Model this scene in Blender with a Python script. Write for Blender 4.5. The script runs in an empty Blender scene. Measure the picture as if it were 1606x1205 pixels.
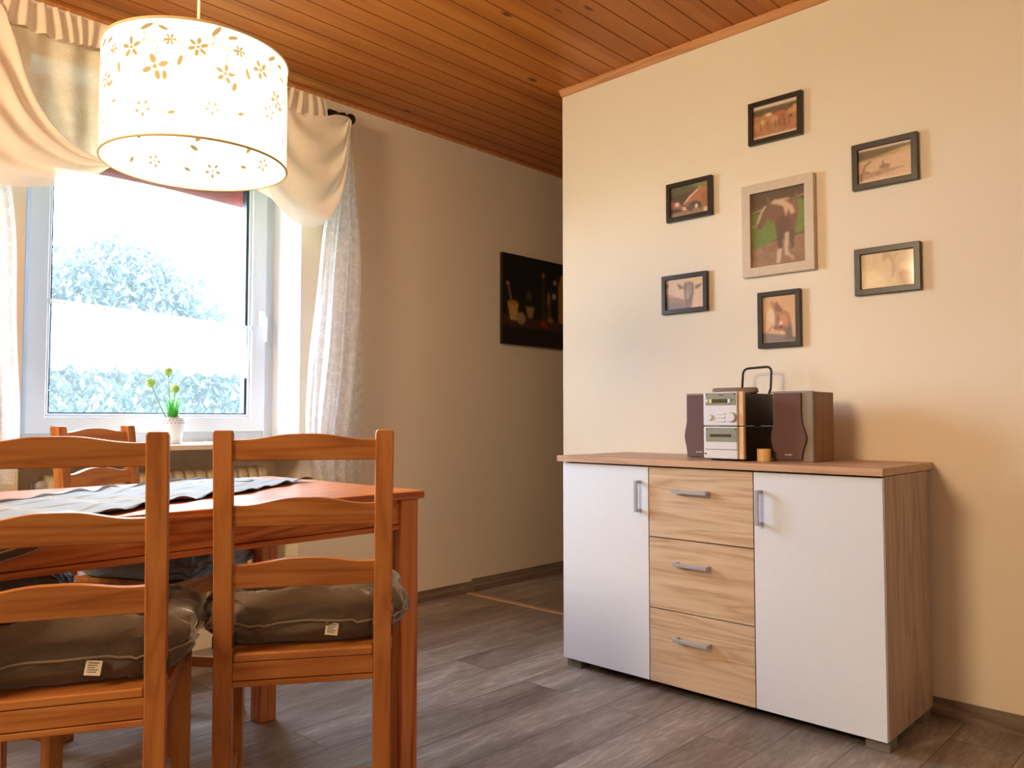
import bpy, bmesh, math, random
import numpy as np
from mathutils import Vector, Matrix

random.seed(7)
rng = np.random.default_rng(11)
SC = bpy.context.scene
COL = SC.collection
R = math.radians

# ------------------------------------------------------------------ camera
cam_d = bpy.data.cameras.new('camera')
cam_d.sensor_width = 36.0
cam_d.lens = 36.0 * 1247 / 1606
cam_d.clip_start = 0.02
cam = bpy.data.objects.new('camera', cam_d)
COL.objects.link(cam)
cam.location = (0, 0, 0.92)
cam.rotation_euler = (R(90 + 2.55), 0, R(-46.26))
SC.camera = cam

# ------------------------------------------------------------------ world, exposure
W = bpy.data.worlds.new('overcast_sky')
SC.world = W
W.use_nodes = True
wn = W.node_tree.nodes
wn['Background'].inputs['Color'].default_value = (0.66, 0.82, 1.0, 1)
wn['Background'].inputs['Strength'].default_value = 33.0
SC.view_settings.view_transform = 'Standard'
SC.view_settings.look = 'None'
SC.view_settings.exposure = 0.0
SC.view_settings.gamma = 1.0
SC.view_settings.use_curve_mapping = False
try:
    SC.cycles.use_denoising = True
    SC.cycles.max_bounces = 12
    SC.cycles.diffuse_bounces = 6
    SC.cycles.transparent_max_bounces = 24
    SC.cycles.sample_clamp_indirect = 15.0
    SC.cycles.caustics_reflective = False
except Exception:
    pass


def light(name, kind, loc, energy, color, rot=(0, 0, 0), **kw):
    d = bpy.data.lights.new(name, kind)
    d.energy = energy
    d.color = color
    for k, v in kw.items():
        setattr(d, k, v)
    o = bpy.data.objects.new(name, d)
    COL.objects.link(o)
    o.location = loc
    o.rotation_euler = rot
    return o


WARM = (1.0, 0.70, 0.42)
# warm fill added out of view at the left to light the picture wall
light('left_fill_light', 'AREA', (-1.3, 1.62, 2.06), 70, (1.0, 0.76, 0.47), (0, R(-70), R(-2)), shape='DISK', size=0.8)
light('back_fill_light', 'AREA', (-.7, -1.5, 2.1), 16, (1.0, 0.76, 0.47), (R(60), 0, R(-25)), shape='DISK', size=1.0)  # weaker added fill, out of view behind the camera, lifts the chairs
# light portal in the window opening (guides the daylight of the sky)
pt = light('daylight_portal', 'AREA', (1.36, 3.42, 1.53), 1, (1, 1, 1), (R(-90), 0, 0), shape='RECTANGLE', size=1.0, size_y=1.34)
pt.data.cycles.is_portal = True


# ------------------------------------------------------------------ materials
def srgb(r, g, b, k=1.0):
    def f(c):
        c = c / 255.0
        return (c / 12.92 if c <= 0.04045 else ((c + 0.055) / 1.055) ** 2.4) * k
    return (f(r), f(g), f(b), 1.0)


class NT:
    def __init__(s, name):
        s.m = bpy.data.materials.new(name)
        s.m.use_nodes = True
        s.t = s.m.node_tree
        s.p = s.t.nodes['Principled BSDF']
        s.out = s.t.nodes['Material Output']

    def n(s, typ, **kw):
        nd = s.t.nodes.new('ShaderNode' + typ)
        for k, v in kw.items():
            if k.startswith('i_'):
                nd.inputs[k[2:].replace('_', ' ')].default_value = v
            else:
                setattr(nd, k, v)
        return nd

    def l(s, a, b):
        s.t.links.new(a, b)

    def ramp(s, stops, src):
        r = s.n('ValToRGB')
        e = r.color_ramp.elements
        while len(e) < len(stops):
            e.new(0.5)
        for el, (pos, c) in zip(e, stops):
            el.position = pos
            el.color = c if len(c) == 4 else (*c, 1)
        s.l(src, r.inputs[0])
        return r.outputs[0]

    def coords(s, scale=(1, 1, 1), rnd=True, kind='Object', rot=(0, 0, 0)):
        tc = s.n('TexCoord')
        mp = s.n('Mapping')
        mp.inputs['Scale'].default_value = scale
        mp.inputs['Rotation'].default_value = rot
        s.l(tc.outputs[kind], mp.inputs['Vector'])
        if rnd:
            oi = s.n('ObjectInfo')
            ml = s.n('Math', operation='MULTIPLY')
            ml.inputs[1].default_value = 37.0
            s.l(oi.outputs['Random'], ml.inputs[0])
            cb = s.n('CombineXYZ')
            for k in range(3):
                s.l(ml.outputs[0], cb.inputs[k])
            s.l(cb.outputs[0], mp.inputs['Location'])
        return mp.outputs[0]

    def bump(s, h, strength, dist=0.002):
        b = s.n('Bump')
        b.inputs['Strength'].default_value = strength
        b.inputs['Distance'].default_value = dist
        s.l(h, b.inputs['Height'])
        s.l(b.outputs[0], s.p.inputs['Normal'])


def plain(name, c, rough=0.5, metal=0.0, noise=0.0, nscale=40, bump=0.0, spec=None, coat=0.0):
    t = NT(name)
    t.p.inputs['Roughness'].default_value = rough
    t.p.inputs['Metallic'].default_value = metal
    if spec is not None:
        t.p.inputs['Specular IOR Level'].default_value = spec
    if coat:
        t.p.inputs['Coat Weight'].default_value = coat
        t.p.inputs['Coat Roughness'].default_value = 0.06
    nz = t.n('TexNoise', i_Scale=nscale, i_Detail=4.0)
    t.l(t.coords(), nz.inputs['Vector'])
    a = tuple(max(0, x * (1 - noise)) for x in c[:3])
    b = tuple(min(1, x * (1 + noise)) for x in c[:3])
    t.l(t.ramp([(0.3, a), (0.7, b)], nz.outputs['Fac']), t.p.inputs['Base Color'])
    if bump:
        t.bump(nz.outputs['Fac'], bump)
    return t.m


def wood(name, dark, mid, lightc, axis='x', k=1.0, rough=0.42, knots=0.0, ring=9.0, bump=0.05, spec=0.4, rings=15.0, kr_=(.06, .12)):
    t = NT(name)
    t.p.inputs['Roughness'].default_value = rough
    t.p.inputs['Specular IOR Level'].default_value = spec
    st = {'x': (0.07, 1, 1), 'y': (1, 0.07, 1), 'z': (1, 1, 0.07)}[axis]
    v = t.coords(tuple(q * k for q in st))
    n1 = t.n('TexNoise', i_Scale=ring, i_Detail=3.0, i_Distortion=0.6)
    t.l(v, n1.inputs['Vector'])
    # turn the soft noise into growth rings
    m1 = t.n('Math', operation='MULTIPLY')
    m1.inputs[1].default_value = rings
    t.l(n1.outputs['Fac'], m1.inputs[0])
    m2 = t.n('Math', operation='PINGPONG')
    m2.inputs[1].default_value = 1.0
    t.l(m1.outputs[0], m2.inputs[0])
    n2 = t.n('TexNoise', i_Scale=ring * 14, i_Detail=5.0)
    t.l(v, n2.inputs['Vector'])
    mx = t.n('Mix')
    mx.inputs[0].default_value = 0.5
    t.l(m2.outputs[0], mx.inputs[2])
    t.l(n2.outputs['Fac'], mx.inputs[3])
    c = t.ramp([(0.12, dark), (0.42, mid), (0.8, lightc)], mx.outputs[0])
    if knots:
        st2 = {'x': (0.35, 1, 1), 'y': (1, 0.35, 1), 'z': (1, 1, 0.35)}[axis]
        vo = t.n('TexVoronoi', i_Scale=knots)
        t.l(t.coords(st2), vo.inputs['Vector'])
        kr = t.ramp([(kr_[0], (1, 1, 1, 1)), (kr_[1], (0, 0, 0, 1))], vo.outputs['Distance'])
        m3 = t.n('Mix', data_type='RGBA')
        t.l(kr, m3.inputs[0])
        t.l(c, m3.inputs[6])
        m3.inputs[7].default_value = tuple(x * 0.35 for x in dark[:3]) + (1,)
        c = m3.outputs[2]
    t.l(c, t.p.inputs['Base Color'])
    if bump:
        t.bump(n2.outputs['Fac'], bump, 0.001)
    return t.m


PD, PM, PL = srgb(146, 84, 38), srgb(175, 110, 55), srgb(188, 126, 68)
TD, TM, TL = srgb(132, 60, 24), srgb(196, 116, 58), srgb(212, 140, 82)
M = {}
for ax in 'xyz':
    M['pine_' + ax] = wood('pine_' + ax, PD, PM, PL, ax, ring=10, rough=0.4)
    M['table_' + ax] = wood('table_pine_' + ax, TD, TM, TL, ax, ring=8, rough=0.33, knots=5.0, rings=20.0, kr_=(.10, .2))
M['oak_x'] = wood('oak_decor_x', srgb(168, 138, 110), srgb(194, 166, 138), srgb(208, 184, 158), 'x', ring=11, rough=0.5)
M['oak_top'] = wood('oak_decor_top', srgb(166, 128, 100), srgb(190, 152, 124), srgb(200, 166, 138), 'x', ring=11, rough=0.42)
M['oak_z'] = wood('oak_decor_z', srgb(146, 124, 110), srgb(176, 154, 138), srgb(190, 168, 152), 'z', ring=11, rough=0.55)
M['door_white'] = plain('white_laminate', srgb(218, 226, 240), 0.38, noise=0.01)
M['carcass_dark'] = plain('shadow_gap_edge', srgb(70, 56, 46), 0.7)
M['steel'] = plain('brushed_metal', srgb(178, 182, 192), 0.36, metal=0.35, noise=0.05, nscale=80)
M['upvc'] = plain('white_window_plastic', srgb(206, 208, 216), 0.3, noise=0.01)
M['gasket'] = plain('dark_gasket', srgb(34, 46, 58), 0.5)
M['black_frame'] = plain('black_frame_wood', srgb(36, 26, 18), 0.35, noise=0.15, nscale=60)
M['cream_frame'] = plain('cream_frame_wood', srgb(206, 190, 168), 0.5, noise=0.04, nscale=50)
M['black_plastic'] = plain('black_plastic', srgb(24, 22, 22), 0.45)
M['silver_plastic'] = plain('silver_plastic', srgb(214, 217, 226), 0.35, metal=0.0, noise=0.02)
M['display_grey'] = plain('grey_green_panel', srgb(142, 148, 138), 0.25, noise=0.03)
M['lcd'] = plain('lcd_glass', srgb(74, 76, 50), 0.15)
M['speaker_cloth'] = plain('mauve_brown_speaker_cloth', srgb(104, 80, 80), 0.9, noise=0.08, nscale=600)
M['speaker_veneer'] = wood('speaker_veneer', srgb(112, 78, 48), srgb(132, 94, 60), srgb(142, 104, 70), 'z', ring=9, rough=0.5)
M['speaker_grey'] = plain('speaker_grey_front', srgb(138, 128, 120), 0.45)
M['letter'] = plain('pale_lettering', srgb(225, 220, 215), 0.4)
M['dark_letter'] = plain('dark_lettering', srgb(70, 70, 70), 0.5)
M['remote'] = plain('brown_grey_plastic', srgb(122, 100, 88), 0.5)
M['candle'] = plain('pale_yellow_wax', srgb(226, 190, 130), 0.6)
M['iron'] = plain('dark_iron_rod', srgb(44, 34, 28), 0.35, metal=0.5)
M['radiator'] = plain('cream_radiator_enamel', srgb(226, 208, 176), 0.4)
M['sill'] = plain('cream_stone_sill', srgb(226, 212, 192), 0.35, noise=0.04, nscale=30)
M['cord'] = plain('white_cable', srgb(236, 226, 205), 0.5)
M['strap'] = plain('dark_olive_strap', srgb(62, 52, 42), 0.85, noise=0.1, nscale=300)
M['tag'] = plain('white_cloth_tag', srgb(232, 222, 200), 0.8)
M['red_blind'] = plain('red_awning_cloth', srgb(142, 26, 16), 0.7, noise=0.04)
M['pot'] = plain('white_enamel_pot', srgb(206, 206, 210), 0.3)
M['soil'] = plain('dark_soil', srgb(60, 45, 35), 0.9, noise=0.3)
M['petal'] = plain('pale_green_blossom', srgb(160, 190, 84), 0.6, noise=0.15)
M['stem'] = plain('green_stem', srgb(96, 140, 70), 0.5)
M['screw'] = plain('dark_screw', srgb(60, 60, 66), 0.4, metal=0.6)


def leafmat(name, a, b):
    t = NT(name)
    t.p.inputs['Roughness'].default_value = 0.45
    nz = t.n('TexNoise', i_Scale=60.0, i_Detail=2.0)
    t.l(t.coords(), nz.inputs['Vector'])
    t.l(t.ramp([(0.35, a), (0.65, b)], nz.outputs['Fac']), t.p.inputs['Base Color'])
    tr = t.n('BsdfTranslucent')
    tr.inputs['Color'].default_value = b
    mx = t.n('MixShader')
    mx.inputs[0].default_value = 0.35
    t.l(t.p.outputs[0], mx.inputs[1])
    t.l(tr.outputs[0], mx.inputs[2])
    t.l(mx.outputs[0], t.out.inputs['Surface'])
    return t.m


M['grass'] = leafmat('green_grass_blade', srgb(26, 84, 22), srgb(72, 150, 34))
M['bush'] = leafmat('garden_leaves', (0.06, 0.078, 0.08, 1), (0.09, 0.115, 0.118, 1))


def wallmat(name, c):
    t = NT(name)
    t.p.inputs['Roughness'].default_value = 0.92
    t.p.inputs['Specular IOR Level'].default_value = 0.15
    n1 = t.n('TexNoise', i_Scale=2.2, i_Detail=3.0)
    t.l(t.coords(rnd=False), n1.inputs['Vector'])
    a = tuple(x * 0.985 for x in c[:3]); b = tuple(min(1, x * 1.01) for x in c[:3])
    t.l(t.ramp([(0.3, a), (0.7, b)], n1.outputs['Fac']), t.p.inputs['Base Color'])
    n2 = t.n('TexNoise', i_Scale=180.0, i_Detail=3.0)
    t.l(t.coords(rnd=False), n2.inputs['Vector'])
    t.bump(n2.outputs['Fac'], 0.12, 0.0015)
    return t.m


M['wall'] = wallmat('painted_plaster', srgb(236, 225, 205))
M['reveal'] = wallmat('window_reveal_paint', srgb(222, 224, 228))


def floormat():
    t = NT('grey_brown_oak_floor')
    t.p.inputs['Specular IOR Level'].default_value = 0.45
    v = t.coords(rnd=False)
    br = t.n('TexBrick', offset=0.37, i_Scale=1.0, i_Mortar_Size=0.0012, i_Brick_Width=1.28, i_Row_Height=0.176, i_Bias=0.0)
    br.inputs['Color1'].default_value = (0, 0, 0, 1)
    br.inputs['Color2'].default_value = (1, 1, 1, 1)
    br.inputs['Mortar'].default_value = (0.3, 0.3, 0.3, 1)
    t.l(v, br.inputs['Vector'])
    # plank id shifts the grain pattern
    mul = t.n('VectorMath', operation='SCALE')
    mul.inputs['Scale'].default_value = 9.0
    t.l(br.outputs['Color'], mul.inputs[0])
    add = t.n('VectorMath', operation='ADD')
    t.l(v, add.inputs[0])
    t.l(mul.outputs[0], add.inputs[1])
    mp = t.n('Mapping')
    mp.inputs['Scale'].default_value = (0.16, 1, 1)
    t.l(add.outputs[0], mp.inputs['Vector'])
    n1 = t.n('TexNoise', i_Scale=7.0, i_Detail=6.0, i_Distortion=1.2, i_Roughness=0.62)
    n2 = t.n('TexNoise', i_Scale=95.0, i_Detail=5.0, i_Roughness=0.7)
    t.l(mp.outputs[0], n1.inputs['Vector'])
    t.l(mp.outputs[0], n2.inputs['Vector'])
    mx = t.n('Mix')
    mx.inputs[0].default_value = 0.45
    t.l(n1.outputs['Fac'], mx.inputs[2])
    t.l(n2.outputs['Fac'], mx.inputs[3])
    mx2 = t.n('Mix')
    mx2.inputs[0].default_value = 0.10
    t.l(mx.outputs[0], mx2.inputs[2])
    t.l(br.outputs['Color'], mx2.inputs[3])
    c = t.ramp([(0.31, srgb(84, 72, 66)), (0.45, srgb(122, 109, 102)), (0.55, srgb(146, 134, 127)), (0.68, srgb(190, 180, 174))], mx2.outputs[0])
    m3 = t.n('Mix', data_type='RGBA')
    t.l(br.outputs['Fac'], m3.inputs[0])
    t.l(c, m3.inputs[6])
    m3.inputs[7].default_value = srgb(62, 50, 43)
    t.l(m3.outputs[2], t.p.inputs['Base Color'])
    rr = t.n('MapRange')
    rr.inputs['To Min'].default_value = 0.34
    rr.inputs['To Max'].default_value = 0.58
    t.l(n2.outputs['Fac'], rr.inputs['Value'])
    t.l(rr.outputs[0], t.p.inputs['Roughness'])
    t.bump(mx.outputs[0], 0.12, 0.002)
    return t.m


def ceilmat():
    t = NT('varnished_pine_ceiling')
    t.p.inputs['Roughness'].default_value = 0.4
    t.p.inputs['Specular IOR Level'].default_value = 0.35
    v = t.coords(rnd=False)
    br = t.n('TexBrick', offset=0.41, i_Scale=1.0, i_Mortar_Size=0.0, i_Brick_Width=7.3, i_Row_Height=0.092)
    br.inputs['Color1'].default_value = (0, 0, 0, 1)
    br.inputs['Color2'].default_value = (1, 1, 1, 1)
    t.l(v, br.inputs['Vector'])
    mul = t.n('VectorMath', operation='SCALE')
    mul.inputs['Scale'].default_value = 13.0
    t.l(br.outputs['Color'], mul.inputs[0])
    add = t.n('VectorMath', operation='ADD')
    t.l(v, add.inputs[0])
    t.l(mul.outputs[0], add.inputs[1])
    mp = t.n('Mapping')
    mp.inputs['Scale'].default_value = (0.1, 1, 1)
    t.l(add.outputs[0], mp.inputs['Vector'])
    n1 = t.n('TexNoise', i_Scale=9.0, i_Detail=4.0, i_Distortion=0.8)
    t.l(mp.outputs[0], n1.inputs['Vector'])
    mx = t.n('Mix')
    mx.inputs[0].default_value = 0.22
    t.l(n1.outputs['Fac'], mx.inputs[2])
    t.l(br.outputs['Color'], mx.inputs[3])
    c = t.ramp([(0.2, srgb(158, 84, 28)), (0.5, srgb(184, 106, 40)), (0.8, srgb(200, 124, 54))], mx.outputs[0])
    # knots
    mk = t.n('Mapping')
    mk.inputs['Scale'].default_value = (0.45, 1, 1)
    t.l(add.outputs[0], mk.inputs['Vector'])
    vo = t.n('TexVoronoi', i_Scale=7.0)
    t.l(mk.outputs[0], vo.inputs['Vector'])
    kr = t.ramp([(0.05, (1, 1, 1, 1)), (0.11, (0, 0, 0, 1))], vo.outputs['Distance'])
    m3 = t.n('Mix', data_type='RGBA')
    t.l(kr, m3.inputs[0])
    t.l(c, m3.inputs[6])
    m3.inputs[7].default_value = srgb(92, 42, 14)
    t.l(m3.outputs[2], t.p.inputs['Base Color'])
    return t.m


M['floor'] = floormat()
M['ceiling'] = ceilmat()
M['skirting'] = wood('skirting_oak', srgb(96, 80, 70), srgb(122, 104, 92), srgb(140, 122, 110), 'x', ring=8, rough=0.5)
M['skirting_y'] = wood('skirting_oak_y', srgb(96, 80, 70), srgb(122, 104, 92), srgb(140, 122, 110), 'y', ring=8, rough=0.5)
M['batten'] = wood('ceiling_batten', srgb(176, 112, 66), srgb(204, 142, 92), srgb(214, 156, 106), 'y', ring=8, rough=0.5)


def sheer(name, c, base, lace=0.22, scale=105.0, trans=0.55):
    """thin net: part of the light passes straight through, part is scattered"""
    t = NT(name)
    d = t.n('BsdfDiffuse'); d.inputs['Color'].default_value = c
    tr = t.n('BsdfTranslucent'); tr.inputs['Color'].default_value = c
    m1 = t.n('MixShader'); m1.inputs[0].default_value = trans
    t.l(d.outputs[0], m1.inputs[1]); t.l(tr.outputs[0], m1.inputs[2])
    tp = t.n('BsdfTransparent')
    vo = t.n('TexVoronoi', i_Scale=scale, feature='DISTANCE_TO_EDGE')
    nz = t.n('TexNoise', i_Scale=scale * 0.35, i_Detail=3.0)
    co = t.coords(rnd=False)
    t.l(co, vo.inputs['Vector']); t.l(co, nz.inputs['Vector'])
    r1 = t.ramp([(0.0, (1, 1, 1, 1)), (0.14, (0, 0, 0, 1))], vo.outputs['Distance'])
    r2 = t.ramp([(0.42, (0, 0, 0, 1)), (0.58, (1, 1, 1, 1))], nz.outputs['Fac'])
    ml = t.n('Math', operation='MULTIPLY'); t.l(r1, ml.inputs[0]); t.l(r2, ml.inputs[1])
    ma = t.n('Math', operation='MULTIPLY_ADD', use_clamp=True)
    ma.inputs[1].default_value = lace
    ma.inputs[2].default_value = base
    t.l(ml.outputs[0], ma.inputs[0])
    m2 = t.n('MixShader')
    t.l(ma.outputs[0], m2.inputs[0]); t.l(tp.outputs[0], m2.inputs[1]); t.l(m1.outputs[0], m2.inputs[2])
    t.l(m2.outputs[0], t.out.inputs['Surface'])
    return t.m


M['net'] = sheer('white_net_curtain', srgb(242, 242, 246), 0.42, 0.3)
M['swag'] = sheer('cream_voile_swag', srgb(255, 246, 232), 0.93, 0.05, trans=0.12)
M['valance'] = sheer('valance_net', srgb(250, 232, 210), 0.78, 0.15, trans=0.3)
M['header'] = sheer('gathered_header_tape', srgb(252, 240, 222), 0.92, 0.0, trans=0.2)
M['cafe'] = sheer('cafe_net', srgb(250, 250, 252), 0.62, 0.3, 60.0, 0.7)


def glassmat():
    """wet, weather-streaked pane: mostly clear, milky and speckled where drops sit"""
    t = NT('wet_window_glass')
    tp = t.n('BsdfTransparent'); tp.inputs['Color'].default_value = (0.95, 0.98, 1.0, 1)
    tr = t.n('BsdfTranslucent'); tr.inputs['Color'].default_value = (0.86, 0.95, 1.0, 1)
    gl = t.n('BsdfGlossy'); gl.inputs['Roughness'].default_value = 0.03
    co = t.coords((1, 1, 0.55), rnd=False)
    vo = t.n('TexVoronoi', i_Scale=70.0, i_Randomness=1.0)
    t.l(co, vo.inputs['Vector'])
    nz = t.n('TexNoise', i_Scale=9.0, i_Detail=6.0, i_Roughness=0.7)
    t.l(co, nz.inputs['Vector'])
    r1 = t.ramp([(0.12, (1, 1, 1, 1)), (0.3, (0, 0, 0, 1))], vo.outputs['Distance'])
    r2 = t.ramp([(0.45, (0, 0, 0, 1)), (0.62, (1, 1, 1, 1))], nz.outputs['Fac'])
    ml = t.n('Math', operation='MULTIPLY'); t.l(r1, ml.inputs[0]); t.l(r2, ml.inputs[1])
    ma = t.n('Math', operation='MULTIPLY_ADD', use_clamp=True)
    ma.inputs[1].default_value = 0.06; ma.inputs[2].default_value = 0.03
    t.l(ml.outputs[0], ma.inputs[0])
    m1 = t.n('MixShader')
    t.l(ma.outputs[0], m1.inputs[0]); t.l(tp.outputs[0], m1.inputs[1]); t.l(tr.outputs[0], m1.inputs[2])
    m2 = t.n('MixShader'); m2.inputs[0].default_value = 0.04
    t.l(m1.outputs[0], m2.inputs[1]); t.l(gl.outputs[0], m2.inputs[2])
    t.l(m2.outputs[0], t.out.inputs['Surface'])
    return t.m


M['glass'] = glassmat()


def fabric(name, c, noise=0.12):
    t = NT(name)
    t.p.inputs['Roughness'].default_value = 0.9
    t.p.inputs['Sheen Weight'].default_value = 0.5
    t.p.inputs['Sheen Roughness'].default_value = 0.35
    n1 = t.n('TexNoise', i_Scale=420.0, i_Detail=2.0)
    n2 = t.n('TexNoise', i_Scale=14.0, i_Detail=5.0, i_Distortion=1.0)
    co = t.coords()
    t.l(co, n1.inputs['Vector']); t.l(co, n2.inputs['Vector'])
    a = tuple(x * (1 - noise) for x in c[:3]); b = tuple(x * (1 + noise) for x in c[:3])
    t.l(t.ramp([(0.3, a), (0.7, b)], n1.outputs['Fac']), t.p.inputs['Base Color'])
    t.bump(n2.outputs['Fac'], 0.5, 0.006)
    return t.m


M['cushion'] = fabric('grey_brown_cotton', srgb(104, 90, 76))
M['cushion_daylit'] = fabric('daylit_grey_cotton', srgb(124, 140, 158))  # same grey cushions, blue window light put into the fabric colour
M['seam'] = fabric('cushion_seam', srgb(140, 124, 104))


def runnermat():
    t = NT('checked_table_runner')
    t.p.inputs['Roughness'].default_value = 0.75
    uv = t.n('UVMap')
    sp = t.n('SeparateXYZ'); t.l(uv.outputs[0], sp.inputs[0])

    def band(src, freq, lo, hi):
        m = t.n('Math', operation='MULTIPLY'); m.inputs[1].default_value = freq; t.l(src, m.inputs[0])
        f = t.n('Math', operation='FRACT'); t.l(m.outputs[0], f.inputs[0])
        a = t.n('Math', operation='GREATER_THAN'); a.inputs[1].default_value = lo; t.l(f.outputs[0], a.inputs[0])
        b = t.n('Math', operation='LESS_THAN'); b.inputs[1].default_value = hi; t.l(f.outputs[0], b.inputs[0])
        c = t.n('Math', operation='MULTIPLY'); t.l(a.outputs[0], c.inputs[0]); t.l(b.outputs[0], c.inputs[1])
        return c.outputs[0]

    def mix(fac, a, b):
        m = t.n('Mix', data_type='RGBA'); t.l(fac, m.inputs[0])
        if isinstance(a, tuple): m.inputs[6].default_value = a
        else: t.l(a, m.inputs[6])
        m.inputs[7].default_value = b
        return m.outputs[2]

    c = mix(band(sp.outputs[1], 4.0, 0.10, 0.24), srgb(138, 154, 172), srgb(98, 90, 84))
    c = mix(band(sp.outputs[0], 6.0, 0.60, 0.72), c, srgb(132, 132, 134))
    c = mix(band(sp.outputs[0], 6.0, 0.64, 0.665), c, srgb(206, 190, 150))
    c = mix(band(sp.outputs[0], 6.0, 0.69, 0.70), c, srgb(206, 190, 150))
    c = mix(band(sp.outputs[1], 4.0, 0.16, 0.18), c, srgb(200, 182, 146))
    t.l(c, t.p.inputs['Base Color'])
    nz = t.n('TexNoise', i_Scale=300.0)
    t.l(t.coords(), nz.inputs['Vector'])
    t.bump(nz.outputs['Fac'], 0.2, 0.001)
    return t.m


M['runner'] = runnermat()
M['hem'] = plain('dark_brown_hem', srgb(72, 54, 46), 0.8)


def attrmat(name, rough=0.5, coat=0.0, attr='Col'):
    t = NT(name)
    a = t.n('Attribute', attribute_name=attr)
    t.l(a.outputs['Color'], t.p.inputs['Base Color'])
    t.p.inputs['Roughness'].default_value = rough
    t.p.inputs['Coat Weight'].default_value = coat
    t.p.inputs['Coat Roughness'].default_value = 0.07
    t.p.inputs['Coat IOR'].default_value = 1.8
    return t.m


M['photo'] = attrmat('photo_print_behind_glass', 0.4, 1.0)
M['canvas'] = attrmat('painted_canvas', 0.6, 0.0)


def shademat():
    t = NT('lampshade_fabric')
    a = t.n('Attribute', attribute_name='Col')
    c = t.n('Mix', data_type='RGBA')
    t.l(a.outputs['Fac'], c.inputs[0])
    c.inputs[6].default_value = (0.95, 0.93, 0.89, 1)
    c.inputs[7].default_value = (0.11, 0.09, 0.055, 1)
    d = t.n('BsdfDiffuse'); tr = t.n('BsdfTranslucent')
    t.l(c.outputs[2], d.inputs['Color']); t.l(c.outputs[2], tr.inputs['Color'])
    m = t.n('MixShader'); m.inputs[0].default_value = 0.62
    t.l(d.outputs[0], m.inputs[1]); t.l(tr.outputs[0], m.inputs[2])
    t.l(m.outputs[0], t.out.inputs['Surface'])
    return t.m


M['shade'] = shademat()


def emit(name, c, s):
    t = NT(name)
    e = t.n('Emission'); e.inputs['Color'].default_value = (*c, 1); e.inputs['Strength'].default_value = s
    t.l(e.outputs[0], t.out.inputs['Surface'])
    return t.m


M['bulb'] = emit('glowing_bulb', (1.0, 0.75, 0.42), 380.0)


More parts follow.
